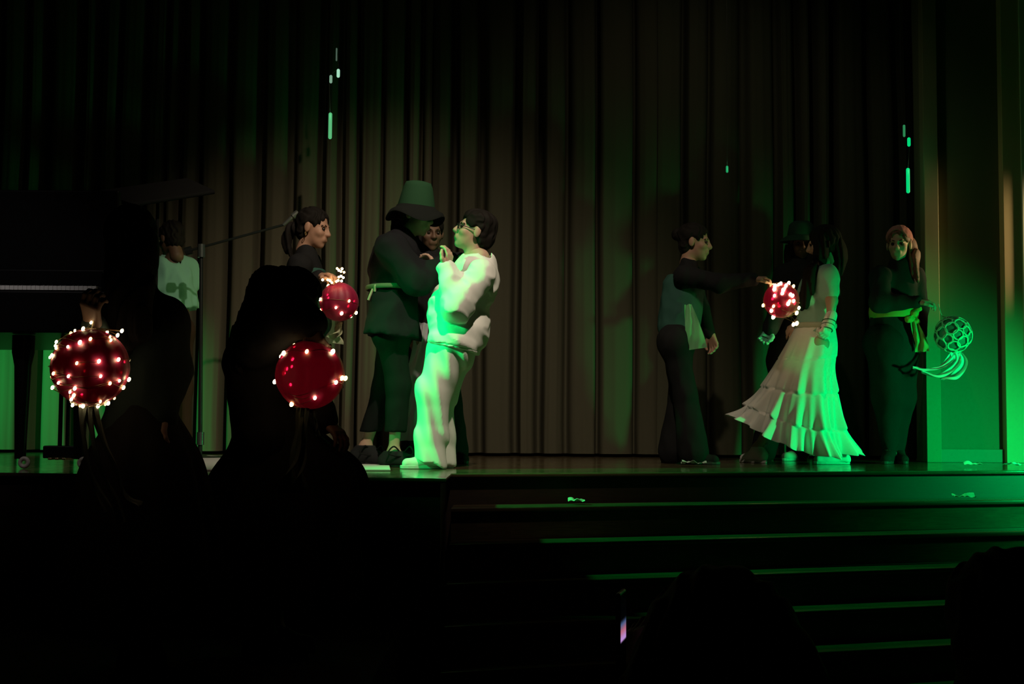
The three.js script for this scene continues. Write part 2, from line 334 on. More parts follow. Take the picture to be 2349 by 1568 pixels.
// drapes: irregular box folds, each panel a thing
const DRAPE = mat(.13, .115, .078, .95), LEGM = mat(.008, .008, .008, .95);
function drape(name, px0, px1, d, label, m, opt = {}) {
  const x0 = at(px0, 800, d).x, x1 = at(px1, 800, d).x, top = 4.7, pr = [];
  let x = x0;
  while (x < x1) {                             // a broad front, then a narrow deep recess
    const w = (opt.w ?? .12) * (.45 + 1.25 * rnd()), g = .035 + .07 * rnd(), t = .09 * (rnd() - .5), dep = (opt.dep ?? .17) * (.55 + .6 * rnd()), k = .01 + .03 * rnd();
    for (let i = 0; i <= 8; i++) { const u = i / 8; pr.push([x + w * u, k * Math.sin(Math.PI * u) + t * (u - .5) + .006 * Math.sin(u * 17 + x * 9)]); }
    for (let i = 1; i < 6; i++) { const u = i / 6; pr.push([x + w + g * u, -dep * Math.sin(Math.PI * u) ** .6]); }
    x += w + g;
  }
  const rows = 22, pos = [], idx = [], n = pr.length;
  for (let r = 0; r <= rows; r++) { const y = (opt.y0 ?? .025) + (top - .025) * r / rows; for (let i = 0; i < n; i++) { const s = 1 - .18 * r / rows; pos.push(Math.min(pr[i][0], x1) + .018 * N3(pr[i][0] * 3, y * .5, 1), y, -d + pr[i][1] * s + .03 * N3(pr[i][0] * 2.2, y * .7, 7)); } }
  for (let r = 0; r < rows; r++) for (let i = 0; i < n - 1; i++) { const a = r * n + i; idx.push(a, a + 1, a + n, a + 1, a + n + 1, a + n); }
  const g = new THREE.BufferGeometry(); g.setAttribute('position', new THREE.Float32BufferAttribute(pos, 3)); g.setIndex(idx); g.computeVertexNormals();
  tagMesh(name, g, m, label, 'curtain', opt.group);
}
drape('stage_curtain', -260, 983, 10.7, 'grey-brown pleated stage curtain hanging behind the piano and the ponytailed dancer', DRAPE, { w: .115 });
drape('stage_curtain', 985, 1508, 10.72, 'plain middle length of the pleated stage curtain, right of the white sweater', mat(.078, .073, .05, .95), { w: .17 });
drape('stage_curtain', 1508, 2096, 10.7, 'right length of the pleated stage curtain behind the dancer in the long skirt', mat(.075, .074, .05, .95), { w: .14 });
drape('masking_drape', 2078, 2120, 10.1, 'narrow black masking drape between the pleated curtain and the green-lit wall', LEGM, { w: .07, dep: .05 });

// ------------------------------------------------------------------ lit balls
const GLOBE = new THREE.MeshPhysicalMaterial({ color: rgb(.34, .004, .06), roughness: .55, transmission: .4, thickness: 0, side: THREE.DoubleSide });
const WIRE = mat(.2, .14, .06, .4, { metalness: .6 });
const BULB_W = glow(1, .74, .38, 24), BULB_Y = glow(1, .6, .2, 10);
function litBall(o) {
  const c = at(o.c[0], o.c[1], o.d), S = FOC / o.d, R = o.r / S;
  const t = thing('light_ball', o.label, 'ball', c);
  // twelve slightly puffed gores
  const sp = new THREE.SphereGeometry(R, 96, 64), p = sp.attributes.position;
  for (let i = 0; i < p.count; i++) { const x = p.getX(i), y = p.getY(i), z = p.getZ(i), a = Math.atan2(z, x), q = Math.sqrt(x * x + z * z) / R, k = 1 - .03 * (1 - Math.abs(Math.sin(a * 6))) * q + .012 * N3(x * 25, y * 25, z * 25); p.setXYZ(i, x * k, y * k, z * k); }
  sp.computeVertexNormals(); sp.translate(c.x, c.y, c.z);
  const globe = t.put('globe', sp, GLOBE);
  const pts = o.bulbs.map(([x, y]) => { let u = (x - o.c[0]) / S, v = -(y - o.c[1]) / S; const l = Math.hypot(u, v); let w = l < R ? Math.sqrt(R * R - l * l) : 0; const q = V(u, v, w); if (l < R) q.multiplyScalar((R + .004) / q.length()); return q.add(c); });
  for (let i = 0; i < (o.back ?? 10); i++) { const a = rnd() * 6.28, b = Math.asin(2 * rnd() - 1) * .8; pts.push(V(Math.cos(a) * Math.cos(b), Math.sin(b), -Math.abs(Math.sin(a)) * Math.cos(b) - .1).setLength(R + .004).add(c)); }
  pts.forEach((q, i) => { const g = new THREE.SphereGeometry((o.br ?? .008) * (.75 + .4 * rnd()), 10, 8); g.scale(.85, 1.15, .85); g.rotateZ(-.4); g.translate(q.x, q.y, q.z); t.put('bulb', g, i % 3 === 1 ? BULB_Y : BULB_W); });
  // thin wire winding from bulb to bulb over the globe
  const order = pts.slice().sort((a, b) => b.y - a.y), wp = [];
  for (let i = 0; i < order.length; i++) { wp.push(order[i]); if (i + 1 < order.length) { const m = order[i].clone().add(order[i + 1]).multiplyScalar(.5).sub(c); if (m.length() < 1e-3) m.set(0, 0, 1); m.setLength(R * 1.035); wp.push(m.add(c)); } }
  t.put('wire', tube(wp, .0012, wp.length * 6, 5), WIRE);
  if (o.hang) { const h = at(...o.hang); t.put('cord', tube([h, h.clone().lerp(c.clone().add(V(0, R, 0)), .5).add(V(.012, 0, 0)), c.clone().add(V(0, R * .97, 0))], .0025, 12, 6), mat(.3, .25, .15)); }
  for (const q of o.loose ?? []) { const w = at(q[0], q[1], q[2] ?? o.d - .03), g = new THREE.SphereGeometry((o.br ?? .008) * .8, 10, 8); g.translate(w.x, w.y, w.z); t.put('bulb', g, rnd() < .5 ? BULB_Y : BULB_W); }
  if (o.loose) t.put('wire', tube(o.loose.map(q => at(q[0], q[1], q[2] ?? o.d - .03)), .0012, o.loose.length * 6, 5), WIRE);
  for (const r of o.tails ?? []) t.put('ribbon', ribbon(r.p.map(q => at(q[0], q[1], q[2] ?? o.d)), r.w0, r.w1), r.m);
  const l = new THREE.PointLight(rgb(1, .62, .35), o.power ?? .05, 0, 2); l.position.set(0, 0, 0); l.castShadow = true; t.add(l);
  return t;
}
const RIB_D = mat(.05, .06, .05, .8), RIB_P = mat(.5, .52, .36, .8, { transmission: .3, thickness: 0 });
const Z1 = (l, ox, oy, s = 3.92) => l.map(([x, y]) => [ox + x / s, oy + y / s]);
litBall({
  label: 'crimson ball covered in dozens of fairy lights, held out in front of the piano', d: 4.4, c: [207, 842], r: 88, br: .006, power: .004, back: 12, hang: [207, 705, 4.4],
  bulbs: Z1([[808, 232], [627, 333], [680, 318], [770, 305], [885, 403], [808, 435], [708, 473], [1010, 375], [1050, 345], [1088, 305], [1028, 405], [532, 453], [500, 408], [580, 480], [508, 557], [540, 540], [808, 615], [980, 595], [1107, 573], [578, 700], [733, 725], [625, 780], [467, 725], [477, 820], [993, 722], [1050, 780], [1108, 755], [1163, 742], [1115, 815], [777, 827], [725, 857], [752, 885], [712, 918], [663, 975], [733, 978], [773, 975], [892, 983], [942, 935], [983, 957]], 0, 680),
  tails: [{ p: [[200, 925], [210, 980], [225, 1060], [262, 1140], [275, 1200]], w0: .03, w1: .05, m: RIB_D }, { p: [[212, 925], [238, 1010], [268, 1080], [290, 1140], [325, 1155]], w0: .03, w1: .05, m: RIB_D }, { p: [[190, 925], [192, 1000], [210, 1090], [250, 1170]], w0: .025, w1: .04, m: RIB_D }],
});
litBall({
  label: 'glowing crimson ball with a few large bulbs and long grey ribbon tail', d: 4.9, c: [711, 859], r: 79, br: .0082, power: .022, back: 9, hang: [718, 770, 4.9],
  bulbs: Z1([[697, 287], [913, 277], [1117, 270], [590, 532], [768, 725], [985, 673], [1157, 537], [1198, 497]], 480, 740),
  tails: [{ p: [[690, 935, 4.88], [685, 1000, 4.88], [668, 1070, 4.88], [660, 1130, 4.88]], w0: .03, w1: .1, m: RIB_D }, { p: [[700, 935, 4.87], [697, 1010, 4.87], [690, 1080, 4.87], [688, 1128, 4.87]], w0: .03, w1: .08, m: RIB_D }, { p: [[716, 938, 4.89], [724, 970, 4.89], [730, 1000, 4.89]], w0: .02, w1: .03, m: RIB_D }],
});
litBall({
  label: 'smaller crimson ball dangling from a hand wound with fairy lights', d: 8.05, c: [778, 692], r: 45, br: .0095, power: .008, back: 8, hang: [768, 645, 8.05],
  bulbs: Z1([[1008, 973], [1273, 993], [1163, 1053], [1208, 1100]], 480, 440),
  loose: Z1([[1020, 790], [1065, 790], [1085, 797], [1103, 815], [1143, 805], [1165, 765], [1185, 757], [1205, 770], [1190, 800], [1160, 795], [1212, 722], [1185, 715], [1165, 705], [1150, 688], [1195, 690]], 480, 440).map(q => [...q, 7.93]),
  tails: [{ p: [[776, 738], [773, 755], [762, 778]], w0: .03, w1: .1, m: RIB_P }, { p: [[780, 738], [779, 760], [776, 788]], w0: .03, w1: .09, m: RIB_P }],
});
litBall({
  label: 'crimson ball crowded with fairy lights at the end of an outstretched arm', d: 8.75, c: [1792, 688], r: 41, br: .013, power: .01, back: 8, hang: [1768, 650, 8.75],
  bulbs: Z1([[1270, 700], [1300, 690], [1320, 680], [1330, 740], [1345, 725], [1360, 700], [1400, 670], [1435, 700], [1390, 780], [1410, 790], [1380, 840], [1420, 835], [1370, 860], [1250, 880], [1240, 915], [1260, 730], [1480, 930], [1500, 885], [1450, 1035], [1480, 1025], [1255, 790], [1320, 770]], 1450, 480),
});

// ------------------------------------------------------------------ people on the stage
const BLK = mat(.012, .012, .013, .85), BLK2 = mat(.02, .021, .023, .9), HAIR_B = mat(.010, .008, .007, .75), HAIR_R = mat(.16, .06, .04, .6), WHT = mat(.80, .80, .78, .9), TEAL = mat(.03, .085, .068, .85), SOLE = mat(.6, .6, .58, .7), SOLE_B = mat(.02, .02, .02, .7);

{ // ponytailed dancer in black with a teal apron
  const p = person({
    label: 'dancer in a black top with tied-back hair, seen in profile, dangling the smaller crimson ball', d: 8.3, face: [.96, -.16, .28], up: [.12, 1, 0], skin: SKIN.tan,
    j: { head: [720, 524, 0], neck: [704, 585, 0], chest: [697, 640, 0], pelvis: [690, 770, 0], sR: [687, 607, .17], sL: [712, 602, -.15], eR: [668, 670, .22], wR: [733, 634, .25], eL: [700, 672, -.08], wL: [742, 640, .1], pR: [690, 790, .09], pL: [692, 790, -.09], kR: [694, 925, .09], kL: [700, 925, -.08], aR: [686, 1060, .1], aL: [706, 1060, -.08] },
    hand: { R: { to: [768, 630, .3], palm: [0, -1, .1], curl: .9 }, L: { to: [765, 632, .2], palm: [.2, -1, 0], curl: .8 } },
  });
  const B = p.B;
  p.put('top', net(disp(uni(.04, B.torso(.01), B.arm('R', .016, .014), B.arm('L', .012, .01)), folds(.006, 9, 7, 9, 2)), .011), BLK);
  p.put('trousers', net(disp(uni(.04, cap(p.j.pR, p.j.pL, .125), B.leg('R', .025, .04), B.leg('L', .025, .04)), folds(.006, 8, 5, 8, 5)), .013), BLK);
  p.put('apron', net(cut(cut(disp(uni(.04, cap(p.P(690, 612, 0), p.P(692, 760, 0), .155, .15), cap(p.P(735, 700, .05), p.P(740, 745, .05), .05, .06)), folds(.006, 9, 6, 9)), p.P(700, 617), V(0, 1, 0)), p.P(700, 800), V(0, -1, 0)), .012), TEAL, p, 'teal apron over the black top');
  hairCap(p, HAIR_B); strands(p, [p.HL(0, .0, -.1), p.HL(0, -.03, -.16), p.HL(-.01, -.1, -.17), p.HL(-.01, -.2, -.13)], .035, .012, HAIR_B, 'ponytail');
  const e = new THREE.TorusGeometry(.011, .0022, 8, 20); e.applyMatrix4(new THREE.Matrix4().makeRotationY(1.4)); const q = p.HL(-.088, -.048, -.008); e.translate(q.x, q.y, q.z); p.put('earring', e, mat(.8, .6, .3, .3, { metalness: 1 }));
  shoe(p, 'R', BLK, SOLE_B); shoe(p, 'L', BLK, SOLE_B);
}
{ // dancer in the dark green jacket and hat
  const p = person({
    label: 'dancer in a green bucket hat and loose dark green jacket leaning over the partner', d: 8.0, face: [.9, -.18, .38], up: [.16, 1, 0], skin: SKIN.pale,
    j: { head: [955, 494, 0], neck: [925, 550, 0], chest: [912, 610, 0], pelvis: [902, 735, 0], sR: [897, 572, .17], sL: [932, 562, -.15], eR: [957, 645, .22], wR: [1032, 606, .12], eL: [985, 620, -.08], wL: [1052, 600, -.02], pR: [898, 760, .09], pL: [903, 760, -.09], kR: [914, 885, .08], kL: [882, 890, -.09], aR: [903, 1030, .07], aL: [838, 1030, -.12, .03] },
    hand: { R: { to: [1070, 596, .14], palm: [.2, -.3, -1], curl: .5 }, L: { to: [1085, 600, 0], palm: [0, -1, 0], curl: .6 } },
    toe: { R: [1, 0, .25], L: [1, 0, .3] },
  });
  const B = p.B, j = p.j, JK = mat(.012, .012, .015, .95), HATM = mat(.02, .065, .03, .9), LEG = mat(.008, .01, .01, .85);
  const torso = uni(.06, cap(p.P(905, 600, 0), p.P(902, 700, 0), .155, .15), cap(j.sR, j.sL, .085), cap(p.P(912, 610, 0), j.neck, .12, .075), cap(p.P(902, 700, .08), p.P(898, 765, .1), .13, .165), cap(p.P(902, 700, -.08), p.P(905, 765, -.1), .13, .165));
  p.put('jacket', net(disp(cut(uni(.035, torso, B.arm('R', .045, .04), B.arm('L', .035, .03)), p.P(900, 772), V(-.08, -1, 0)), folds(.014, 7, 5, 7, 3), .03), .011), JK);
  p.put('trousers', net(disp(cut(cut(uni(.04, cap(j.pR, j.pL, .125), B.leg('R', .014, .026), B.leg('L', .014, .022)), p.P(903, 990, .1), V(0, -1, 0)), p.P(838, 1000, -.1), V(-.15, -1, 0)), folds(.005, 9, 5, 9, 1)), .011), LEG);
  const belt = new THREE.TorusGeometry(1, .05, 10, 48); belt.rotateX(Math.PI / 2); belt.scale(.165, .3, .2); const bc = p.P(903, 662); belt.translate(bc.x, bc.y, bc.z);
  const bl = p.put('belt', belt, mat(.12, .16, .1, .8));
  p.put('belt_tie', merge([tube([p.P(868, 664, .1), p.P(858, 660, .14), p.P(850, 675, .15), p.P(845, 688, .15)], .008), tube([p.P(868, 664, .1), p.P(872, 655, .15), p.P(862, 654, .17), p.P(860, 668, .16)], .008)]), mat(.45, .42, .3, .8), bl);
  // bucket hat: lathed crown and drooping brim, tipped with the head
  const hm = basis(V(.93, -.1, .36), V(-.02, 1, 0), p.HL(0, .055, -.012));
  const crown = new THREE.LatheGeometry([[.001, .155], [.05, .155], [.078, .147], [.09, .12], [.104, .06], [.116, .0], [.112, 0], [.1, .06], [.08, .13], [.001, .145]].map(a => new THREE.Vector2(...a)), 48).applyMatrix4(hm);
  const brimG = new THREE.LatheGeometry([[.112, .005], [.135, -.022], [.17, -.05], [.182, -.075], [.176, -.078], [.16, -.056], [.13, -.03], [.108, -.004]].map(a => new THREE.Vector2(...a)), 64);
  const bp = brimG.attributes.position; for (let i = 0; i < bp.count; i++) { const a = Math.atan2(bp.getX(i), bp.getZ(i)), r = Math.hypot(bp.getX(i), bp.getZ(i)); bp.setY(i, bp.getY(i) + (r - .11) * .35 * Math.sin(3 * a + 1)); } brimG.computeVertexNormals(); brimG.applyMatrix4(hm);
  const hat = p.put('hat', crown, HATM, p, 'green bucket hat'); p.put('brim', brimG, mat(.01, .012, .011, .9), hat, 'black drooping brim');
  hairCap(p, HAIR_B); strands(p, [p.HL(0, .02, -.09), p.HL(0, -.06, -.1), p.HL(-.03, -.14, -.07), p.HL(-.03, -.19, -.02)], .05, .03, HAIR_B);
  const br = new THREE.TorusGeometry(.032, .006, 10, 28); br.applyMatrix4(basis(V(1, .2, .1), V(0, 1, 0), p.P(1057, 598, .17))); p.put('bracelet', br, mat(.5, .5, .45, .3, { metalness: .8 }));
  for (const s of ['R', 'L']) {
    const sh = shoe(p, s, BLK2, SOLE_B, .012), a = j['a' + s], tt = j['t' + s].clone().lerp(j['h' + s], .45).setY(.075);
    p.put('lace', merge([0, 1].map(k => tube([tt, tt.clone().add(V(.05 - .1 * k, .05, .05)), tt.clone().add(V(.07 - .15 * k, .01, .07)), tt.clone().add(V(.01, -.01, .03)), tt], .005, 24, 6))), BLK, sh);
  }
}
{ // partner in the white sweater
  const p = person({
    label: 'partner in white sweater and wide white trousers leaning back with face raised', d: 7.75, face: [-.9, .30, .22], up: [.32, .95, 0], skin: SKIN.pale,
    j: { head: [1087, 531, 0], neck: [1100, 592, 0], chest: [1082, 665, 0], pelvis: [1040, 775, 0], sL: [1105, 628, .17], sR: [1072, 615, -.15], eL: [1050, 700, .24], wL: [1024, 617, .2], eR: [1020, 690, -.1], wR: [1000, 620, -.15], pL: [1036, 800, .09], pR: [1044, 800, -.09], kL: [992, 900, .09], kR: [1005, 905, -.08], aL: [990, 1050, .09], aR: [1008, 1050, -.1] },
    hand: { L: { to: [1030, 590, .2], palm: [-1, .1, -.4], curl: .7 }, R: { to: [985, 590, -.2], palm: [-1, 0, 0], curl: .5 } },
    toe: { L: [-1, 0, .12], R: [-1, 0, -.1] },
  });
  const j = p.j, B = p.B, P = p.P;
  const sw = uni(.05, cap(P(1088, 640, 0), P(1052, 745, 0), .145, .155), cap(j.sL, j.sR, .078), cap(P(1088, 650, 0), P(1098, 607, 0), .12, .095), cap(P(1050, 740, .08), P(1040, 785, .11), .12, .15), cap(P(1053, 740, -.08), P(1046, 785, -.08), .12, .15), ell(P(1020, 720, .03), [.1, .16, .15]), ell(P(1095, 760, .02), [.07, .1, .14]));
  const slL = uni(.05, cap(j.sL, j.eL, .078, .085), cap(j.eL, j.wL, .085, .055), ell(P(1046, 712, .24), [.08, .065, .075])), slR = uni(.04, B.arm('R', .04, .03));
  const hemN = V(-.22, -1, 0), wr = (x, y, z) => { const a = N3(x * 8 + y * 9, y * 5 - x * 4, z * 8), b = N3(x * 17, y * 12 + x * 10, z * 17 + 4); const c2 = Math.sin((x * .75 - y * .9) * 34 + 4 * N3(x * 3, y * 3, z * 3)); return .011 * (.6 - 2 * Math.abs(a)) + .006 * c2 * (.5 + N3(x * 4, y * 4, z * 4)) + .003 * b; };
  let f = cut(uni(.02, sw, slL, slR), P(1040, 797), hemN);
  f = minus(f, cap(P(1100, 598, .02), P(1096, 570, 0), .075, .09), .01);
  f = cut(f, j.wL.clone().add(V(0, .012, 0)), V(0, 1, 0).multiplyScalar(1)).lo ? f : f;
  p.put('sweater', net(disp(f, wr, .04), .0085), WHT);
  const hem = (y0, y1, e) => cut(cut(disp(uni(.05, cap(P(1050, 740, .08), P(1040, 800, .11), .12 + e, .145 + e), cap(P(1053, 740, -.08), P(1046, 800, -.08), .12 + e, .145 + e)), wr, .04), P(1040, y0), hemN.clone().negate()), P(1040, y1), hemN);
  p.put('hem_band', net(hem(792, 801, -.004), .008), WHT);
  const legs = uni(.03, cap(j.pL, j.pR, .13), cap(j.pL, j.kL, .125, .105), cap(j.kL, P(990, 1000, .09), .105, .09), cap(P(990, 1000, .09), P(990, 1062, .09), .09, .1), cap(j.pR, j.kR, .125, .105), cap(j.kR, P(1008, 1000, -.1), .105, .09), cap(P(1008, 1000, -.1), P(1008, 1062, -.1), .09, .1));
  const pf = (x, y, z) => .015 * Math.sin((x * Math.cos(.3) + y * .28) * 62 + 3 * N3(x * 4, y * 2.5, z * 4)) * (.5 + .5 * N3(x * 5, y * 3, z * 5)) + .012 * N3(x * 9, y * 3, z * 9);
  p.put('trousers', net(disp(cut(cut(legs, P(990, 1058, 0).setY(.035), V(-.25, -1, 0)), P(1036, 778), V(.1, 1, 0)), pf, .03), .0085), WHT);
  hairCap(p, HAIR_B, 'hair', [ell(V(0, .085, -.02), [.085, .05, .1]), ell(V(0, -.01, -.095), [.06, .07, .04])], -.01);
  // dark glasses
  const gl = [-1, 1].map(s => { const g = new THREE.TorusGeometry(.022, .003, 8, 28); g.scale(1.1, .85, 1); g.translate(s * .032, 0, .103); return g; });
  gl.push(rod(V(-.055, .004, .1), V(-.085, .004, 0), .0026), rod(V(.055, .004, .1), V(.085, .004, 0), .0026), rod(V(-.01, .004, .105), V(.01, .004, .105), .0026));
  p.put('glasses', merge(gl).applyMatrix4(p.M), mat(.015, .015, .015, .3));
  shoe(p, 'L', WHT, SOLE, .002); shoe(p, 'R', WHT, SOLE, .002);
}
{ // dancer behind the couple
  const p = person({
    label: 'dark-haired dancer mostly hidden behind the embracing couple, with a lilac-grey skirt panel', d: 8.75, face: [.3, -.1, 1], skin: SKIN.brown,
    j: { head: [988, 535, 0], neck: [990, 590, 0], chest: [990, 650, 0], pelvis: [992, 780, 0], sR: [950, 615, 0], sL: [1030, 615, 0], eR: [942, 690, .05], wR: [950, 760, .12], eL: [1040, 690, .03], wL: [1035, 765, .1], pR: [975, 795, 0], pL: [1010, 795, 0], kR: [962, 920, .05], kL: [1030, 920, 0], aR: [940, 1050, .03], aL: [1044, 1050, 0] }, toe: { R: [-.3, 0, 1], L: [.5, 0, 1] },
  });
  p.put('top', net(disp(uni(.04, p.B.torso(.012), p.B.arm('R', .014), p.B.arm('L', .014)), folds(.005, 9, 6, 9)), .014), BLK);
  p.put('trousers', net(disp(uni(.04, cap(p.j.pR, p.j.pL, .12), p.B.leg('R', .02, .03), p.B.leg('L', .025, .05)), folds(.006, 8, 5, 8)), .014), BLK);
  p.put('skirt_panel', ribbon([p.P(970, 740, .16), p.P(962, 810, .18), p.P(948, 880, .19), p.P(936, 960, .19), p.P(940, 1010, .18)], .07, .2, .02, .2), mat(.42, .40, .46, .9), p, 'lilac-grey hanging panel');
  hairCap(p, HAIR_B); strands(p, [p.HL(-.05, .03, -.04), p.HL(-.08, -.08, -.02), p.HL(-.07, -.2, 0)], .04, .025, HAIR_B); shoe(p, 'R', BLK, SOLE_B); shoe(p, 'L', BLK, SOLE_B);
}
{ // dancer with outstretched arm
  const p = person({
    label: 'dancer with black sleeves and teal vest, arm stretched out to the crowded crimson ball', d: 9.0, face: [.95, -.08, .3], skin: SKIN.tan,
    j: { head: [1594, 556, 0], neck: [1580, 610, 0], chest: [1568, 665, 0], pelvis: [1552, 760, 0], sR: [1572, 632, .16], sL: [1586, 626, -.15], eR: [1650, 650, .22], wR: [1728, 640, .24], eL: [1606, 705, -.14], wL: [1630, 766, -.12], pR: [1550, 785, .09], pL: [1554, 785, -.09], kR: [1572, 905, .09], kL: [1562, 905, -.09], aR: [1590, 1045, .1], aL: [1545, 1045, -.1] },
    hand: { R: { to: [1770, 640, .26], palm: [0, -1, .1], curl: .9 }, L: { to: [1640, 800, -.1], palm: [-.6, 0, .5], curl: .5 } },
  });
  const P = p.P, B = p.B, j = p.j;
  p.put('top', net(disp(uni(.04, B.torso(.006), B.arm('R', .018, .016), B.arm('L', .014, .012)), folds(.006, 9, 6, 9, 4)), .011), BLK);
  p.put('vest', net(cut(cut(disp(uni(.05, cap(P(1568, 660, 0), P(1556, 750, 0), .142, .145)), folds(.008, 8, 6, 8, 8)), P(1572, 642), V(.35, 1, 0)), P(1555, 762), V(.2, -1, 0)), .011), TEAL, p, 'teal vest');
  p.put('trousers', net(disp(uni(.04, cap(j.pR, j.pL, .13), B.leg('R', .02, .07), B.leg('L', .02, .07)), folds(.006, 8, 5, 8, 1)), .012), BLK);
  p.put('sash', ribbon([P(1578, 698, .17), P(1585, 730, .19), P(1592, 765, .2), P(1597, 800, .2)], .05, .15, .012, .15), mat(.17, .42, .2, .85), p, 'pale green sash end');
  hairCap(p, HAIR_B, 'hair', [ell(V(0, .05, -.13), [.04, .04, .035])]); shoe(p, 'R', BLK, SOLE_B); shoe(p, 'L', BLK, SOLE_B);
}
{ // dancer in black behind the long skirt
  const p = person({
    label: 'dancer in black with dark rimmed hat and patterned teal glove, behind the long skirt', d: 10.0, face: [-.1, -.1, 1], skin: SKIN.brown,
    j: { head: [1838, 558, 0], neck: [1836, 612, 0], chest: [1835, 670, 0], pelvis: [1828, 785, 0], sR: [1800, 632, 0], sL: [1876, 632, 0], eR: [1787, 705, .08], wR: [1765, 757, .18], eL: [1890, 705, 0], wL: [1890, 770, .1], pR: [1812, 805, 0], pL: [1845, 805, 0], kR: [1780, 915, .05], kL: [1842, 915, 0], aR: [1752, 1045, .04], aL: [1832, 1045, 0] },
    hand: { R: { to: [1745, 796, .22], palm: [-.3, 0, .8], curl: .6 } }, toe: { R: [-.6, 0, .8], L: [-.8, 0, .6] },
  });
  const B = p.B, j = p.j, P = p.P;
  p.put('coat', net(disp(uni(.05, B.torso(.03), B.arm('R', .03, .03), B.arm('L', .03), cap(P(1828, 760), P(1815, 830), .17, .19)), folds(.008, 8, 5, 8, 2)), .014), BLK2);
  p.put('trousers', net(disp(uni(.04, cap(j.pR, j.pL, .12), B.leg('R', .03, .06), B.leg('L', .03, .05)), folds(.006, 8, 5, 8)), .014), BLK);
  const gv = p.hands.R, gg = gv.geo.clone(), gp = gg.attributes.position, gn = gg.attributes.normal; for (let i = 0; i < gp.count; i++) gp.setXYZ(i, gp.getX(i) + gn.getX(i) * .004, gp.getY(i) + gn.getY(i) * .004, gp.getZ(i) + gn.getZ(i) * .004);
  const glove = p.put('glove', gg.applyMatrix4(gv.m), mat(.22, .62, .5, .8), p, 'teal glove');
  p.put('glove_pattern', merge([...Array(7)].map((_, i) => { const g = new THREE.TorusGeometry(.03 - .002 * (i % 3), .003, 8, 20); g.rotateX(Math.PI / 2 + .4 * (i % 2 ? 1 : -1)); g.translate(0, -.03 + i * .016, .0); return g; })).applyMatrix4(gv.m), BLK, glove);
  const hm = basis(V(-.1, -.05, 1), V(0, 1, 0), p.HL(0, .06, -.01));
  const hat = p.put('hat', new THREE.LatheGeometry([[.001, .115], [.06, .11], [.09, .085], [.102, .03], [.106, 0], [.1, 0], [.09, .04], [.001, .1]].map(a => new THREE.Vector2(...a)), 40).applyMatrix4(hm), mat(.02, .05, .035, .95));
  p.put('brim', new THREE.LatheGeometry([[.1, .004], [.14, -.02], [.165, -.045], [.16, -.05], [.135, -.028], [.098, -.004]].map(a => new THREE.Vector2(...a)), 48).applyMatrix4(hm), mat(.02, .06, .035, .95), hat);
  hairCap(p, HAIR_B); strands(p, [p.HL(.06, 0, -.03), p.HL(.08, -.1, 0), p.HL(.08, -.22, .01)], .04, .03, HAIR_B); strands(p, [p.HL(-.06, 0, -.03), p.HL(-.08, -.1, 0), p.HL(-.08, -.22, .01)], .04, .03, HAIR_B);
  shoe(p, 'R', BLK, SOLE_B); shoe(p, 'L', mat(.6, .6, .55, .8), SOLE);
}
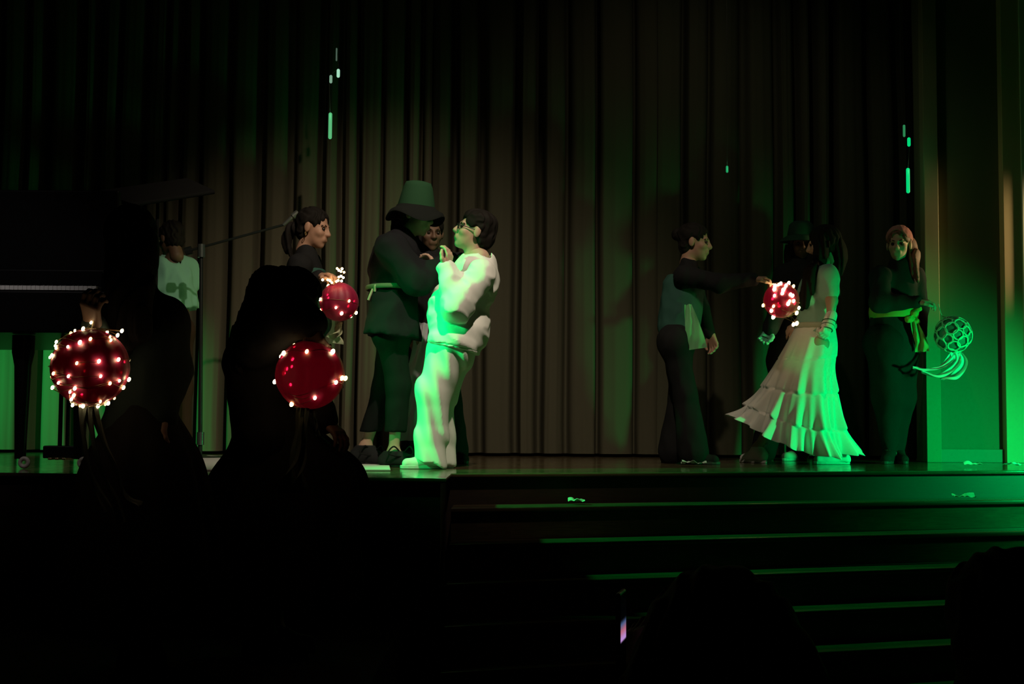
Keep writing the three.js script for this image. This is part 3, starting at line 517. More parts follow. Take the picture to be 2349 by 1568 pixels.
{ // dancer in the long white skirt
  const p = person({
    label: 'dancer with long dark hair, pale tee and long tiered white skirt, striding to the left', d: 9.25, face: [-.9, -.12, -.25], skin: SKIN.pale, eyes: false,
    j: { head: [1888, 560, 0], neck: [1890, 608, 0], chest: [1878, 665, 0], pelvis: [1868, 765, 0], sL: [1899, 628, .15], sR: [1872, 628, -.15], eL: [1908, 690, .17], wL: [1902, 738, .2], eR: [1850, 700, -.15], wR: [1830, 740, -.1], pL: [1875, 790, .09], pR: [1862, 790, -.09], kL: [1893, 910, .1], kR: [1800, 920, -.1], aL: [1922, 1045, .1], aR: [1738, 1030, -.1, .02] },
    hand: { L: { to: [1880, 800, .24], palm: [-.5, 0, -.6], curl: 1.3, thumb: .9 } }, toe: { L: [-1, 0, .12], R: [-.5, 0, -.8] },
  });
  const B = p.B, j = p.j, P = p.P;
  const teeF = uni(.045, B.torso(.014), cap(j.sL, j.sL.clone().lerp(j.eL, .62), .068, .062), cap(j.sR, j.sR.clone().lerp(j.eR, .62), .068, .062), ell(P(1850, 690, .02), [.08, .085, .13]));
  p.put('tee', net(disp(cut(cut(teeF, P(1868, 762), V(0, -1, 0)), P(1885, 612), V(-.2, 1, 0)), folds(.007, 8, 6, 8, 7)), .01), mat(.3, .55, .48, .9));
  // tiered skirt, lofted between its traced sides
  const Lp = [[1826, 748], [1800, 795], [1768, 850], [1740, 897], [1712, 932], [1690, 956]], Rp = [[1914, 745], [1919, 790], [1914, 850], [1922, 915], [1936, 985], [1955, 1030]];
  const cv = a => new THREE.CatmullRomCurve3(a.map(q => P(q[0], q[1], 0))), LC = cv(Lp), RC = cv(Rp), nu = 220, nv = 90, pos = [], idx = [];
  const seams = [.3, .55, .78];
  for (const inner of [0, 1]) for (let v = 0; v <= nv; v++) {
    const t = v / nv, l = LC.getPoint(t), r = RC.getPoint(t), c = l.clone().add(r).multiplyScalar(.5), h = r.clone().sub(l).multiplyScalar(.5), dep = .14 + .2 * t - (inner ? .005 : 0);
    const tier = seams.filter(s => t > s).length, ts = tier ? seams[tier - 1] : 0, local = Math.min(1, (t - ts) / .2);
    for (let u = 0; u < nu; u++) {
      const a = u / nu * Math.PI * 2, n = [15, 21, 28, 36][tier], amp = (.004 + .05 * t * t) * (.35 + .65 * local);
      const w = amp * (Math.sin(11 * a + 1.2 * Math.sin(3 * a) + 2 * t) * .75 + .4 * Math.sin(n * a + tier * 2 + 1.5 * Math.sin(2 * a))) + (seams.some(s => Math.abs(t - s) < .008) ? -.006 : 0);
      const k = 1 + w / .25, q = c.clone().addScaledVector(h, Math.cos(a) * k * (inner ? .985 : 1)); q.z += Math.sin(a) * dep * k; q.y -= .13 * t * t * Math.max(0, Math.sin(a)) * (.4 + .6 * Math.abs(Math.sin(a))) - .02 * Math.sin(17 * a) * t * t * .4;
      if (q.y < .03) q.y = .03; pos.push(q.x, q.y, q.z);
    }
  }
  const NL = (nv + 1) * nu;
  for (let k = 0; k < 2; k++) for (let v = 0; v < nv; v++) for (let u = 0; u < nu; u++) { const a = k * NL + v * nu + u, b = k * NL + v * nu + (u + 1) % nu; if (k) idx.push(a, b, a + nu, b, b + nu, a + nu); else idx.push(a, a + nu, b, b, a + nu, b + nu); }
  for (let u = 0; u < nu; u++) { const a = nv * nu + u, b = nv * nu + (u + 1) % nu; idx.push(a, a + NL, b, b, a + NL, b + NL); }
  const sg = new THREE.BufferGeometry(); sg.setAttribute('position', new THREE.Float32BufferAttribute(pos, 3)); sg.setIndex(idx); sg.computeVertexNormals();
  const sk = p.put('skirt', sg, WHT);
  const wb = new THREE.TorusGeometry(1, .09, 10, 48); wb.rotateX(Math.PI / 2); wb.scale(.138, .25, .142); const wc = P(1870, 748); wb.translate(wc.x, wc.y, wc.z); p.put('waistband', wb, mat(.5, .55, .45, .9), sk);
  // striped glove
  const gv = p.hands.L, gg = gv.geo.clone(), gp = gg.attributes.position, gn = gg.attributes.normal; for (let i = 0; i < gp.count; i++) gp.setXYZ(i, gp.getX(i) + gn.getX(i) * .007, gp.getY(i) + gn.getY(i) * .007, gp.getZ(i) + gn.getZ(i) * .007);
  const glv = p.put('glove', merge([gg, net(cap(V(0, -.05, 0), V(0, .03, 0), .04, .046), .006)]).applyMatrix4(gv.m), WHT, p, 'white glove with dark stripes');
  p.put('glove_stripe', merge([.0, .03, .062].map((y, i) => { const g = new THREE.TorusGeometry(.046 - .002 * i, .0035, 8, 28); g.rotateX(Math.PI / 2 - .2); g.translate(0, y, 0); return g; })).applyMatrix4(gv.m), mat(.03, .1, .06, .9), glv);
  hairCap(p, HAIR_B, 'hair', [ell(V(0, .02, -.02), [.092, .1, .11])]);
  strands(p, [p.HL(-.06, .03, .03), p.HL(-.09, -.05, .06), P(1862, 620, .14), P(1852, 665, .14), P(1842, 700, .12)], .055, .035, HAIR_B);
  strands(p, [p.HL(0, .02, -.07), p.HL(0, -.1, -.1), P(1912, 640, .02), P(1915, 690, -.02)], .055, .03, HAIR_B);
  strands(p, [p.HL(.06, .03, .0), p.HL(.09, -.08, .02), P(1866, 650, -.16)], .05, .03, HAIR_B);
  shoe(p, 'L', WHT, SOLE, .004); shoe(p, 'R', WHT, SOLE, .002);
}
{ // dancer at the right with the lattice ball
  const p = person({
    label: 'dancer in black with pink headscarf and yellow sash, holding out the teal lattice ball', d: 9.45, face: [-.42, -.02, .9], skin: SKIN.pale,
    j: { head: [2062, 562, 0], neck: [2064, 612, 0], chest: [2056, 665, 0], pelvis: [2046, 765, 0], sR: [2020, 634, .06], sL: [2098, 634, -.08], eR: [2018, 694, .16], wR: [2104, 692, .26], eL: [2106, 704, -.08], wL: [2112, 768, .04], pR: [2030, 785, .04], pL: [2066, 785, -.04], kR: [2036, 910, .05], kL: [2064, 910, -.03], aR: [2040, 1050, .03], aL: [2060, 1050, -.04] },
    hand: { R: { to: [2150, 693, .3], palm: [.2, -1, .1], curl: .8 }, L: { to: [2122, 806, .08], palm: [-.6, 0, .2], curl: .7 } }, toe: { R: [-.5, 0, 1], L: [0, 0, 1] },
  });
  const B = p.B, j = p.j, P = p.P;
  p.put('top', net(disp(uni(.04, B.torso(.02), B.arm('R', .028, .016), B.arm('L', .026, .014), cap(P(2046, 730), P(2044, 800), .15, .175)), folds(.007, 8, 6, 8, 3)), .011), BLK2);
  p.put('trousers', net(disp(uni(.05, cap(j.pR, j.pL, .15), B.leg('R', .05, .004), B.leg('L', .05, .004)), folds(.007, 8, 4, 8, 6)), .012), BLK);
  const YEL = mat(.55, .42, .09, .8), sb = new THREE.TorusGeometry(1, .07, 10, 48); sb.rotateX(Math.PI / 2); sb.scale(.162, .7, .19); const sc = P(2050, 716); sb.translate(sc.x, sc.y, sc.z);
  const sash = p.put('sash', sb, YEL, p, 'yellow waist sash');
  p.put('sash_knot', net(disp(uni(.02, ell(P(2098, 718, .18), [.03, .026, .03]), ell(P(2108, 708, .17), [.022, .02, .02]), ell(P(2085, 732, .19), [.03, .025, .025]), ell(P(2102, 737, .18), [.026, .024, .024])), (x, y, z) => .004 * N3(x * 60, y * 60, z * 60), .01), .005), YEL, sash);
  p.put('sash_tail', ribbon([P(2095, 735, .19), P(2103, 758, .2), P(2112, 782, .2), P(2116, 806, .18)], .05, .1, .012, .3), mat(.5, .42, .15, .8), sash);
  hairCap(p, HAIR_R);
  strands(p, [p.HL(.05, .03, -.06), p.HL(.09, -.06, -.05), p.HL(.1, -.13, .0), P(2104, 640, .1)], .045, .022, HAIR_R, 'ponytail');
  const hs = cut(minus(ell(V(0, .052, -.022), [.094, .098, .114]), ell(V(-.01, -.03, .1), [.092, .135, .12]), .01), V(0, .03, -.02), V(0, -1, .2));
  p.put('headscarf', net(disp(hs, (x, y, z) => .004 * N3(x * 40, y * 30, z * 40), .01), .005).applyMatrix4(p.M), mat(.5, .2, .2, .85), p, 'pink headscarf');
  const wt = new THREE.TorusGeometry(.038, .008, 10, 28); wt.applyMatrix4(basis(V(1, 0, .3), V(0, 1, 0), j.wR.clone().lerp(j.eR, .08))); p.put('cuff', wt, BLK);
  shoe(p, 'R', BLK, SOLE_B); shoe(p, 'L', BLK, SOLE_B);
}
{ // lattice ball
  const d = 9.2, c = at(2186, 767, d), R = 42 / FOC * d, t = thing('lattice_ball', 'teal openwork ball with a pale ribbon, in front of the green wall', 'ball', c), LAT = mat(.35, .75, .6, .5), g = [];
  for (let i = 0; i < 42; i++) { const u = 2 * (i + .5) / 42 - 1, a = i * 2.39996, n = V(Math.sqrt(1 - u * u) * Math.cos(a), u, Math.sqrt(1 - u * u) * Math.sin(a)), r = new THREE.TorusGeometry((.24 + .1 * rnd()) * R, .006, 6, 20), k = new THREE.Quaternion().setFromUnitVectors(V(0, 0, 1), n); r.scale(1, 1, .6); r.applyQuaternion(k); r.translate(c.x + n.x * R * .955, c.y + n.y * R * .955, c.z + n.z * R * .955); g.push(r); }
  t.put('lattice', merge(g), LAT);
  const s = new THREE.SphereGeometry(R * .93, 48, 32); s.translate(c.x, c.y, c.z); t.put('globe', s, mat(.05, .2, .17, .35));
  const h = at(2152, 697, d); t.put('cord', tube([h, h.clone().lerp(c, .4).add(V(-.01, 0, 0)), c.clone().add(V(-.03, R * .95, 0))], .003, 16, 6), mat(.4, .5, .4));
  for (const [pts, a, b] of [[[[2190, 808], [2195, 826], [2178, 848], [2150, 862], [2115, 852]], .05, .03], [[[2196, 812], [2208, 830], [2186, 862], [2160, 868]], .05, .07], [[[2188, 812], [2165, 838], [2125, 848], [2094, 842]], .04, .012]])
    t.put('ribbon', ribbon(pts.map(q => at(q[0], q[1], d - .02)), a * 1.3, b * 1.3, .01, .5), WHT, t, 'pale ribbon tail');
}
{ // person in the pale tee by the microphone stand
  const p = person({
    label: 'person in a loose pale T-shirt standing beside the piano and the microphone stand', d: 9.8, face: [-.6, -.2, -.5], skin: SKIN.brown, eyes: false,
    j: { head: [392, 548, 0], neck: [396, 596, 0], chest: [400, 640, 0], pelvis: [402, 740, 0], sR: [430, 612, -.1], sL: [372, 612, .1], eR: [440, 670, -.12], wR: [420, 715, -.2], eL: [362, 670, .12], wL: [340, 700, .05], pR: [412, 760, -.06], pL: [395, 760, .06], kR: [416, 890, -.06], kL: [396, 890, .06], aR: [418, 1040, -.06], aL: [398, 1040, .06] }, toe: { R: [-1, 0, -.3], L: [-1, 0, -.1] },
  });
  const P = p.P, B = p.B, j = p.j;
  const f = uni(.05, B.torso(.015), cap(j.sR, j.sR.clone().lerp(j.eR, .7), .07, .075), cap(j.sL, j.sL.clone().lerp(j.eL, .7), .07, .075), cap(P(398, 680, 0), P(392, 725, 0), .15, .18), cap(P(420, 700, -.02), P(418, 738, -.02), .1, .11));
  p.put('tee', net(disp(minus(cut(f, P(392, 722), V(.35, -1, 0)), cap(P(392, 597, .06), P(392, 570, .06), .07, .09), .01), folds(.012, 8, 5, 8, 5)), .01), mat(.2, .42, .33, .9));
  p.put('trousers', net(disp(uni(.04, cap(j.pR, j.pL, .12), B.leg('R', .02, .03), B.leg('L', .02, .03)), folds(.006, 8, 4, 8)), .014), mat(.04, .02, .014, .9));
  hairCap(p, HAIR_B); shoe(p, 'R', BLK, SOLE_B); shoe(p, 'L', BLK, SOLE_B);
}

// ------------------------------------------------------------------ the two dancers close to the camera
function gown(p, top, l, r, bottom, m, n = 13) {                    // a long flared skirt from the waist to the floor level
  const pos = [], idx = [], nu = 120, nv = 40, L = new THREE.CatmullRomCurve3(l), R = new THREE.CatmullRomCurve3(r);
  for (let v = 0; v <= nv; v++) { const t = v / nv, a = L.getPoint(t), b = R.getPoint(t), c = a.clone().add(b).multiplyScalar(.5), h = b.clone().sub(a).multiplyScalar(.5); for (let u = 0; u < nu; u++) { const g = u / nu * Math.PI * 2, k = 1 + .07 * t * Math.sin(n * g + Math.sin(3 * g)); const q = c.clone().addScaledVector(h, Math.cos(g) * k); q.z += Math.sin(g) * (.13 + .12 * t) * k; q.y = Math.max(q.y, p.fl + .01); pos.push(q.x, q.y, q.z); } }
  for (let v = 0; v < nv; v++) for (let u = 0; u < nu; u++) { const a = v * nu + u, b = v * nu + (u + 1) % nu; idx.push(a, a + nu, b, b, a + nu, b + nu); }
  const g = new THREE.BufferGeometry(); g.setAttribute('position', new THREE.Float32BufferAttribute(pos, 3)); g.setIndex(idx); g.computeVertexNormals(); return p.put('skirt', g, m);
}
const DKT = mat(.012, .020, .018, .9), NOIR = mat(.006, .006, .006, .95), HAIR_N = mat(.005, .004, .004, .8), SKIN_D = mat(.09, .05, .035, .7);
{
  const d = 4.75, p = person({
    label: 'dancer in black close to the camera with loose dark hair, holding the many-bulbed crimson ball', d, floor: PLAT, face: [-.35, -.15, -.9], skin: SKIN_D, eyes: false,
    j: { head: [298, 560, 0], neck: [314, 668, 0], chest: [336, 770, 0], pelvis: [322, 960, 0], sL: [278, 722, .03], sR: [384, 728, -.02], eL: [256, 830, .14], wL: [214, 745, .31], eR: [398, 850, -.04], wR: [372, 950, .06], pR: [345, 1000, 0], pL: [298, 1000, 0], kR: [350, 1230, 0], kL: [300, 1230, 0], aR: [352, 1440, 0], aL: [302, 1440, 0] },
    hand: { L: { to: [207, 705, .36], palm: [.3, -.1, -1], curl: 1.1, thumb: .8 } },
  });
  const B = p.B, P = p.P;
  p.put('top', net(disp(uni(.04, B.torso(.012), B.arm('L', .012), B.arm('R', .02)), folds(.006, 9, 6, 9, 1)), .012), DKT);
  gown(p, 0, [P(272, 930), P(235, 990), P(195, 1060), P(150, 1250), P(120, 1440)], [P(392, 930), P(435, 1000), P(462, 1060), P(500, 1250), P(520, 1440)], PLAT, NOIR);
  hairCap(p, HAIR_N, 'hair', [ell(V(0, .03, -.02), [.088, .1, .108])], -.01);
  strands(p, [p.HL(.02, .04, -.06), p.HL(.03, -.08, -.08), P(280, 690, .16), P(278, 790, .17)], .055, .045, HAIR_N); strands(p, [p.HL(-.02, .04, -.06), p.HL(-.03, -.08, -.08), P(310, 690, .14), P(315, 760, .17)], .055, .045, HAIR_N);
  shoe(p, 'R', BLK, SOLE_B); shoe(p, 'L', BLK, SOLE_B);
}
{
  const d = 5.3, p = person({
    label: 'dancer in black close to the camera, bent forward, holding the long-tailed glowing ball', d, floor: PLAT, face: [.85, -.4, .1], up: [.4, .9, 0], skin: SKIN_D, eyes: false,
    j: { head: [676, 692, 0], neck: [630, 752, 0], chest: [588, 830, 0], pelvis: [610, 990, 0], sR: [585, 790, .15], sL: [625, 770, -.14], eR: [668, 722, .34], wR: [716, 742, .4], eL: [680, 850, -.1], wL: [745, 965, .12], pR: [605, 1010, .09], pL: [612, 1010, -.09], kR: [640, 1190, .09], kL: [650, 1190, -.09], aR: [610, 1370, .09], aL: [630, 1370, -.09] },
    hand: { R: { to: [722, 775, .42], palm: [.3, -.6, -.2], curl: 1 }, L: { to: [785, 1000, .16], palm: [0, -1, 0], curl: .5 } },
  });
  const B = p.B, P = p.P;
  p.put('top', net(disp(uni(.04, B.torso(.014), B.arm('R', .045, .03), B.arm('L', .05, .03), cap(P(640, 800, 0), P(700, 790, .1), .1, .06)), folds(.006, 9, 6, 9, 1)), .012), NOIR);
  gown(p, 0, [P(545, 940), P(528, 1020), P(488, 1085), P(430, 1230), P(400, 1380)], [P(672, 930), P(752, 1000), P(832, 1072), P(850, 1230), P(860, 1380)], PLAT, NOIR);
  hairCap(p, HAIR_N, 'hair', [], -.01);
  strands(p, [p.HL(0, .06, -.05), p.HL(0, .02, -.14), P(596, 705, .08), P(566, 770, .1), P(556, 830, .1)], .055, .05, HAIR_N, 'hair', .012);
  shoe(p, 'R', BLK, SOLE_B); shoe(p, 'L', BLK, SOLE_B);
}

// ------------------------------------------------------------------ things at the left of the stage
{ // piano
  const d = 7.1, S = d / FOC, x0 = at(-470, 700, d).x, x1 = at(262, 700, d).x, t = thing('piano', 'black piano with a pale keyboard edge at the left of the stage', 'piano', V((x0 + x1) / 2, 0, -d)), LAC = mat(.004, .004, .004, .35, { specularIntensity: .4 }), y = py => at(130, py, d).y, cx = (x0 + x1) / 2, w = x1 - x0;
  const kb = y(668), bot = y(764), top = y(410);
  // winged case outline narrowing to the back
  const o = [[x0, -d + .05], [x1, -d + .05], [x1, -d - .55], [x1 - .25, -d - 1.05], [x1 - .6, -d - 1.5], [x1 - .95, -d - 1.75], [x0 + .15, -d - 1.75], [x0, -d - 1.5]];
  t.put('case', prism(o, bot, kb, .012), LAC);
  t.put('music_desk', box((x0 + at(220, 500, d - .1).x) / 2, (kb + .03 + top) / 2, -d - .38, at(220, 500, d).x - x0, top - kb - .03, .06, .01), LAC);
  t.put('cheek', merge([box(x0 + .04, kb + .05, -d - .12, .08, .11, .34), box(x1 - .03, kb + .05, -d - .12, .06, .11, .34)]), LAC);
  t.put('fallboard', box(cx, kb + .09, -d - .28, w - .14, .12, .03), LAC);
  const keyM = mat(.8, .78, .74, .4), bkM = mat(.01, .01, .01, .3), kx0 = x0 + .1, n = Math.floor((x1 - .075 - kx0) / .0235), keyG = box(0, 0, 0, .0226, .024, .15, .002), bkG = box(0, 0, 0, .011, .012, .095, .003), kset = new THREE.Group(); kset.name = 'keyboard'; kset.position.set(-t.position.x, 0, d); t.add(kset);
  for (let i = 0; i < n; i++) {
    const k = new THREE.Mesh(keyG, keyM); k.name = 'white_key'; k.position.set(kx0 + (i + .5) * .0235, kb + .014, -d - .03); kset.add(k);
    if (![2, 6].includes(i % 7)) { const b = new THREE.Mesh(bkG, bkM); b.name = 'black_key'; b.position.set(kx0 + (i + 1) * .0235, kb + .031, -d - .058); kset.add(b); }
  }
  for (const [x, z] of [[at(35, 800, d).x, -d - .12], [at(172, 800, d).x, -d - .12], [x0 + .3, -d - 1.5]]) {
    const g = new THREE.LatheGeometry([[.001, 0], [.03, 0], [.032, .1], [.045, bot * .75], [.06, bot * .86], [.06, bot]].map(a => new THREE.Vector2(...a)), 20); g.translate(x, .06, z); g.scale(1, (bot - .06) / bot, 1); const l = t.put('leg', g, LAC);
    const ca = new THREE.TorusGeometry(.022, .012, 10, 20); ca.translate(x + .03, .035, z + .02); t.put('caster', ca, mat(.4, .36, .3, .5), l);
  }
  t.put('pedal_lyre', merge([rod(V(at(100, 800, d).x, .1, -d - .3), V(at(100, 800, d).x, bot, -d - .3), .012), rod(V(at(118, 800, d).x, .1, -d - .3), V(at(118, 800, d).x, bot, -d - .3), .012), box(at(109, 900, d).x, .09, -d - .28, .2, .07, .1)]), LAC);
  t.put('pedal', merge([0, 1, 2].map(i => box(at(98 + i * 16, 900, d).x, .055, -d - .2, .022, .012, .13, .004))), mat(.6, .45, .2, .3, { metalness: 1 }));
  const lp = at(209, 474, d - .35), lg = new THREE.SphereGeometry(.006, 12, 10); lg.scale(.8, 1.4, .8); lg.translate(lp.x, lp.y, -d - .345); t.put('indicator_light', lg, glow(.8, .8, .65, .7));
}
{ // music stand
  const d = 8.1, P = (x, y, z = 0) => at(x, y, d - z), base = P(405, 900).setY(0), t = thing('music_stand', 'black music stand with a tilted tray beside the piano', 'music stand', base), M = mat(.008, .008, .008, .9);
  const q = [P(222, 442, .15), P(430, 412, -.25), P(490, 440, -.1), P(300, 470, .3)], nn = q[1].clone().sub(q[0]).cross(q[3].clone().sub(q[0])).normalize().multiplyScalar(.012), pos = [], add = (a, b, c, e) => { for (const v of [a, b, c, a, c, e]) pos.push(v.x, v.y, v.z); };
  const u = q.map(v => v.clone().add(nn)), lo = q.map(v => v.clone().sub(nn)); add(...u); add(...lo.slice().reverse()); for (let i = 0; i < 4; i++) add(lo[i], lo[(i + 1) % 4], u[(i + 1) % 4], u[i]);
  const g = new THREE.BufferGeometry(); g.setAttribute('position', new THREE.Float32BufferAttribute(pos, 3)); g.computeVertexNormals();
  const tray = t.put('tray', g, M); t.put('lip', rod(q[2], q[3], .014), M, tray);
  const c = q.reduce((a, b) => a.add(b.clone().multiplyScalar(.25)), V(0, 0, 0));
  t.put('pole', rod(V(c.x, .03, c.z), c, .014, .011), M);
  t.put('collar', rod(V(c.x, .62, c.z), V(c.x, .7, c.z), .021), M);
  for (let i = 0; i < 3; i++) { const a = i * 2.094 + .4; t.put('leg', rod(V(c.x, .2, c.z), V(c.x + .3 * Math.cos(a), .012, c.z + .3 * Math.sin(a)), .01), M); }
}
{ // microphone stand with boom
  const d = 9.3, P = (x, y, z = 0) => at(x, y, d - z), b = P(460, 1000).setY(0), t = thing('microphone_stand', 'black boom microphone stand behind the piano, its arm reaching to the dancer', 'microphone stand', b), M = mat(.015, .02, .018, .35), top = P(462, 565);
  t.put('base', new THREE.LatheGeometry([[.001, .03], [.03, .03], [.05, .024], [.15, .014], [.155, .0], [.001, 0]].map(a => new THREE.Vector2(...a)), 40).translate(b.x, 0, b.z), M);
  t.put('pole', rod(V(b.x, .02, b.z), top, .016, .013), M);
  for (const g of [rod(V(b.x, .1, b.z), V(b.x, .19, b.z), .026), rod(P(462, 590), P(462, 560), .028)]) t.put('clutch', g, mat(.25, .3, .28, .25, { metalness: .8 }));
  t.put('boom', rod(P(432, 575), P(652, 515), .009), M);
  t.put('counterweight', rod(P(425, 577), P(440, 573), .03), M);
  t.put('microphone', merge([rod(P(650, 516), P(672, 496), .012, .016), rod(P(672, 496), P(684, 486), .024, .02)]), mat(.35, .38, .36, .3, { metalness: .8 }));
}
{ // pale mat on the stage floor
  const a = onY(452, 1047), b = onY(890, 1050), c = onY(890, 1080), e = onY(452, 1063);
  tagMesh('floor_mat', prism([[a.x, a.z + .02], [b.x, a.z + .02], [c.x * .98, c.z], [e.x * .9, c.z + .2]].map(q => q), .001, .012, .004), mat(.62, .64, .62, .8), 'pale grey mat lying flat on the stage at the feet of the hatted dancer', 'mat');
}
// scraps of paper dropped on stage and steps
function scrap(px, py, y, w, h, label) {
  const c = onY(px, py, y), g = new THREE.PlaneGeometry(w, h, 14, 10); g.rotateX(-Math.PI / 2); const p = g.attributes.position;
  for (let i = 0; i < p.count; i++) p.setY(i, .016 + .03 * Math.abs(N3(p.getX(i) * 22 + px, 1, p.getZ(i) * 22)) + .02 * Math.abs(N3(p.getX(i) * 9, px, p.getZ(i) * 30)));
  g.computeVertexNormals(); g.translate(c.x, y, c.z); tagMesh('paper_scrap', g, mat(.5, .62, .55, .8), label, 'paper', 'paper scraps on the stage and steps');
}
scrap(2232, 1072, 0, .12, .05, 'pale paper scrap on the stage edge under the lattice ball');
scrap(2322, 1073, 0, .12, .05, 'pale paper scrap on the stage edge at the far right');
scrap(1592, 1070, 0, .16, .06, 'dim paper scrap at the feet of the dancer with outstretched arm');
scrap(2212, 1147, -RISE, .13, .07, 'bright paper scrap on the top step at the right');
scrap(1322, 1157, -RISE, .09, .07, 'small crumpled paper scrap at the middle of the top step');

// hanging strands with glowing segments
const TUBE = glow(.12, .62, .24, .75), TUBE2 = glow(.0, .8, .22, .85), TUBE3 = glow(.45, .9, .62, .8);
function strand(d, label, segs) {
  const top = at(segs[0][0], segs[0][1], d).setY(5.45), t = thing('hanging_light_strand', label, 'hanging light', top), lo = segs[segs.length - 1];
  t.put('wire', tube([top, ...segs.map(s => at(s[0], s[1], d))], .0016, 40, 5), mat(.03, .03, .03, .6));
  for (const [x, y0, y1, r, m] of segs) { const a = at(x, y0, d), b = at(x, y1, d), g = new THREE.CapsuleGeometry(r, Math.max(.002, a.y - b.y - 2 * r), 6, 14); g.translate((a.x + b.x) / 2, (a.y + b.y) / 2, (a.z + b.z) / 2); t.put('light_tube', g, m); }
  const m = segs.map(s => at(s[0], s[1], d)), c = m[m.length - 1], l = new THREE.PointLight(rgb(.1, 1, .35), .02, 0, 2); l.position.set(c.x - top.x, c.y - top.y - .02, .05); l.castShadow = true; t.add(l);
}
strand(9.6, 'hanging light strand above the ponytailed dancer, glowing pale green', [[772, 110, 140, .006, glow(.2, .34, .24, .3)], [776, 158, 178, .012, TUBE3], [759, 172, 191, .011, glow(.3, .55, .38, .6)], [757.5, 258, 319, .0135, TUBE]]);
strand(9.6, 'hanging light strand before the masking drape, glowing vivid green', [[2074, 286, 314, .009, glow(.05, .45, .16, .5)], [2085, 315, 336, .012, TUBE2], [2083, 385, 443, .0135, TUBE2]]);
strand(9.6, 'short faint green light strand above the dancers at the right', [[1668, 380, 396, .009, glow(.02, .6, .2, .5)]]);

// ------------------------------------------------------------------ heads in the audience
function spectator(o) {
  const d = o.d, c = at(o.c[0], o.c[1], d), S = o.s ?? 1, t = thing('person', o.label, 'person', V(c.x, FLOOR_Y, c.z)), M = basis(V(o.turn ?? 0, .05, -1), V(0, 1, 0), c).multiply(new THREE.Matrix4().makeScale(S, S, S)), HL = (x, y, z) => V(x, y, z).applyMatrix4(M);
  const w = .17, sh = s => c.clone().add(V(s * w, -.3, .03)), ch = c.clone().add(V(0, -.42, .03)), hip = c.clone().add(V(0, -.72, .08));
  const body = uni(.05, cap(ch, hip, .12, .13), cap(sh(-1), sh(1), .06), cap(ch, HL(0, -.13, -.04), .1, .055), cap(sh(-1), c.clone().add(V(-.2, -.56, 0)), .05, .04), cap(c.clone().add(V(-.2, -.56, 0)), (o.wrist ?? c.clone().add(V(-.12, -.6, -.25))), .04, .028), cap(sh(1), c.clone().add(V(.2, -.56, 0)), .05, .04), cap(c.clone().add(V(.2, -.56, 0)), c.clone().add(V(.12, -.6, -.25)), .04, .028), ...[-1, 1].flatMap(s => { const k = c.clone().add(V(s * .12, -.74, -.4)); const f = V(c.x + s * .12, FLOOR_Y + .08, c.z - .42); return [cap(hip.clone().add(V(s * .1, 0, 0)), k, .085, .06), cap(k, f, .055, .04), cap(f, f.clone().add(V(0, -.045, -.15)), .038, .03)]; }));
  const hands = [[-1, o.wrist ?? c.clone().add(V(-.12, -.6, -.25))], [1, c.clone().add(V(.12, -.6, -.25))]].map(([s, q]) => { const dir = (s < 0 && o.wrist ? V(.1, .9, -.3) : V(-s * .3, 0, -1)).normalize(), pn = V(s < 0 && o.wrist ? 1 : 0, -.2, s < 0 && o.wrist ? -.4 : 0).add(V(0, s < 0 && o.wrist ? 0 : -1, 0)); pn.addScaledVector(dir, -pn.dot(dir)).normalize(); return handGeo(.8, s, .5).clone().applyMatrix4(new THREE.Matrix4().makeBasis(dir.clone().cross(pn), dir, pn).setPosition(q)); });
  t.put('body', merge([net(body, .016), headGeo.clone().applyMatrix4(M), ...hands]), SKIN_D);
  const sleeveL = o.wrist ?? c.clone().add(V(-.12, -.6, -.25));
  t.put('top', net(cut(disp(uni(.05, cap(ch, hip, .14, .15), cap(sh(-1), sh(1), .075), cap(ch, c.clone().add(V(0, -.25, .03)), .11, .07), cap(sh(-1), c.clone().add(V(-.2, -.56, 0)), .065, .055), cap(c.clone().add(V(-.2, -.56, 0)), sleeveL, .055, .04), cap(sh(1), c.clone().add(V(.2, -.56, 0)), .065, .055), cap(c.clone().add(V(.2, -.56, 0)), c.clone().add(V(.12, -.6, -.25)), .055, .04)), folds(.006, 8, 6, 8)), c.clone().add(V(0, -.235, 0)), V(0, 1, 0)), .014), NOIR);
  hairField(t, M, o.hair);
  return t;
}
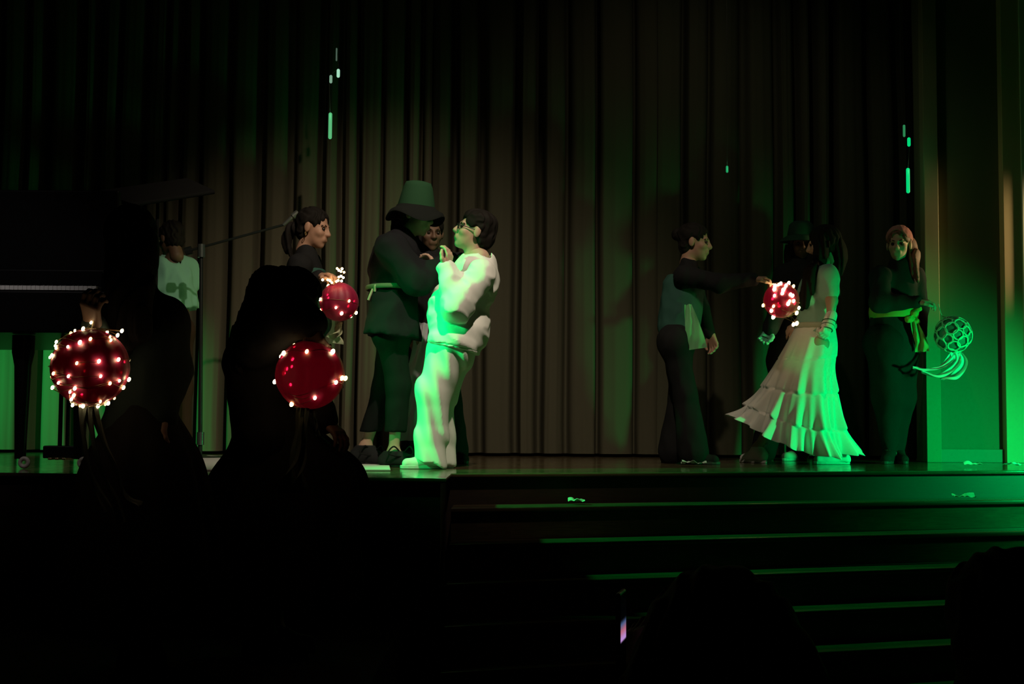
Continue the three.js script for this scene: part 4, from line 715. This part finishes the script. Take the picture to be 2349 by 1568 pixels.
function hairField(t, M, style) {
  let h = minus(ell(V(0, .036, -.022), [.106, .102, .122]), ell(V(0, -.045, .13), [.075, .11, .09]), .02);
  if (style === 'long') h = uni(.03, h, cap(V(.04, -.04, -.06), V(.06, -.26, -.07), .07, .06), cap(V(-.04, -.04, -.06), V(-.06, -.26, -.07), .07, .06), cap(V(0, -.04, -.08), V(0, -.27, -.09), .075, .06));
  if (style === 'wide') h = uni(.04, h, ell(V(.055, -.03, -.04), [.085, .1, .09]), ell(V(-.055, -.03, -.04), [.085, .1, .09]), cap(V(.07, -.06, -.05), V(.1, -.22, -.05), .07, .065), cap(V(-.07, -.06, -.05), V(-.1, -.22, -.05), .07, .065), ell(V(0, -.12, -.08), [.11, .14, .07]));
  t.put('hair', net(disp(h, (x, y, z) => .004 * Math.sin(x * 150 + z * 60 + 5 * N3(x * 14, y * 10, z * 14)), .01), .006).applyMatrix4(M), HAIR_N);
}
const wrist = at(1456, 1556, 2.42);
spectator({ label: 'dark-haired spectator low in front of the steps, holding up a phone', d: 2.15, c: [1650, 1512], s: 1.12, hair: 'wide', wrist });
spectator({ label: 'spectator seen as a black head at the bottom right corner', d: 2.15, c: [2312, 1446], s: 1.0, hair: 'long', turn: -.1 });
{ // phone seen almost edge-on
  const c = at(1424, 1452, 2.36), t = thing('phone', 'phone held nearly edge-on, a sliver of its lit screen showing', 'phone', c), ry = 1.34, m = new THREE.Matrix4().makeRotationFromEuler(new THREE.Euler(0, ry, 0)), k = g => g.applyMatrix4(m.clone().setPosition(c));
  t.put('case', k(new RoundedBoxGeometry(.074, .15, .009, 3, .004)), mat(.02, .02, .022, .4));
  const cv = document.createElement('canvas'); cv.width = 32; cv.height = 64; const x = cv.getContext('2d'), gr = x.createLinearGradient(0, 0, 0, 64); gr.addColorStop(0, '#000'); gr.addColorStop(.3, '#020204'); gr.addColorStop(.36, '#4a5f8c'); gr.addColorStop(.45, '#c06a80'); gr.addColorStop(.54, '#c090d8'); gr.addColorStop(.575, '#c090d8'); gr.addColorStop(.6, '#000'); gr.addColorStop(1, '#000'); x.fillStyle = gr; x.fillRect(0, 0, 32, 64);
  const tx = new THREE.CanvasTexture(cv); tx.colorSpace = THREE.SRGBColorSpace;
  const s = new THREE.PlaneGeometry(.066, .138); s.translate(0, 0, .0048); const sc = t.put('screen', k(s), new THREE.MeshStandardMaterial({ color: 0x000000, emissive: 0xffffff, emissiveMap: tx, emissiveIntensity: .9, side: THREE.DoubleSide }));
}
shade(scene);
renderer.render(scene, camera);
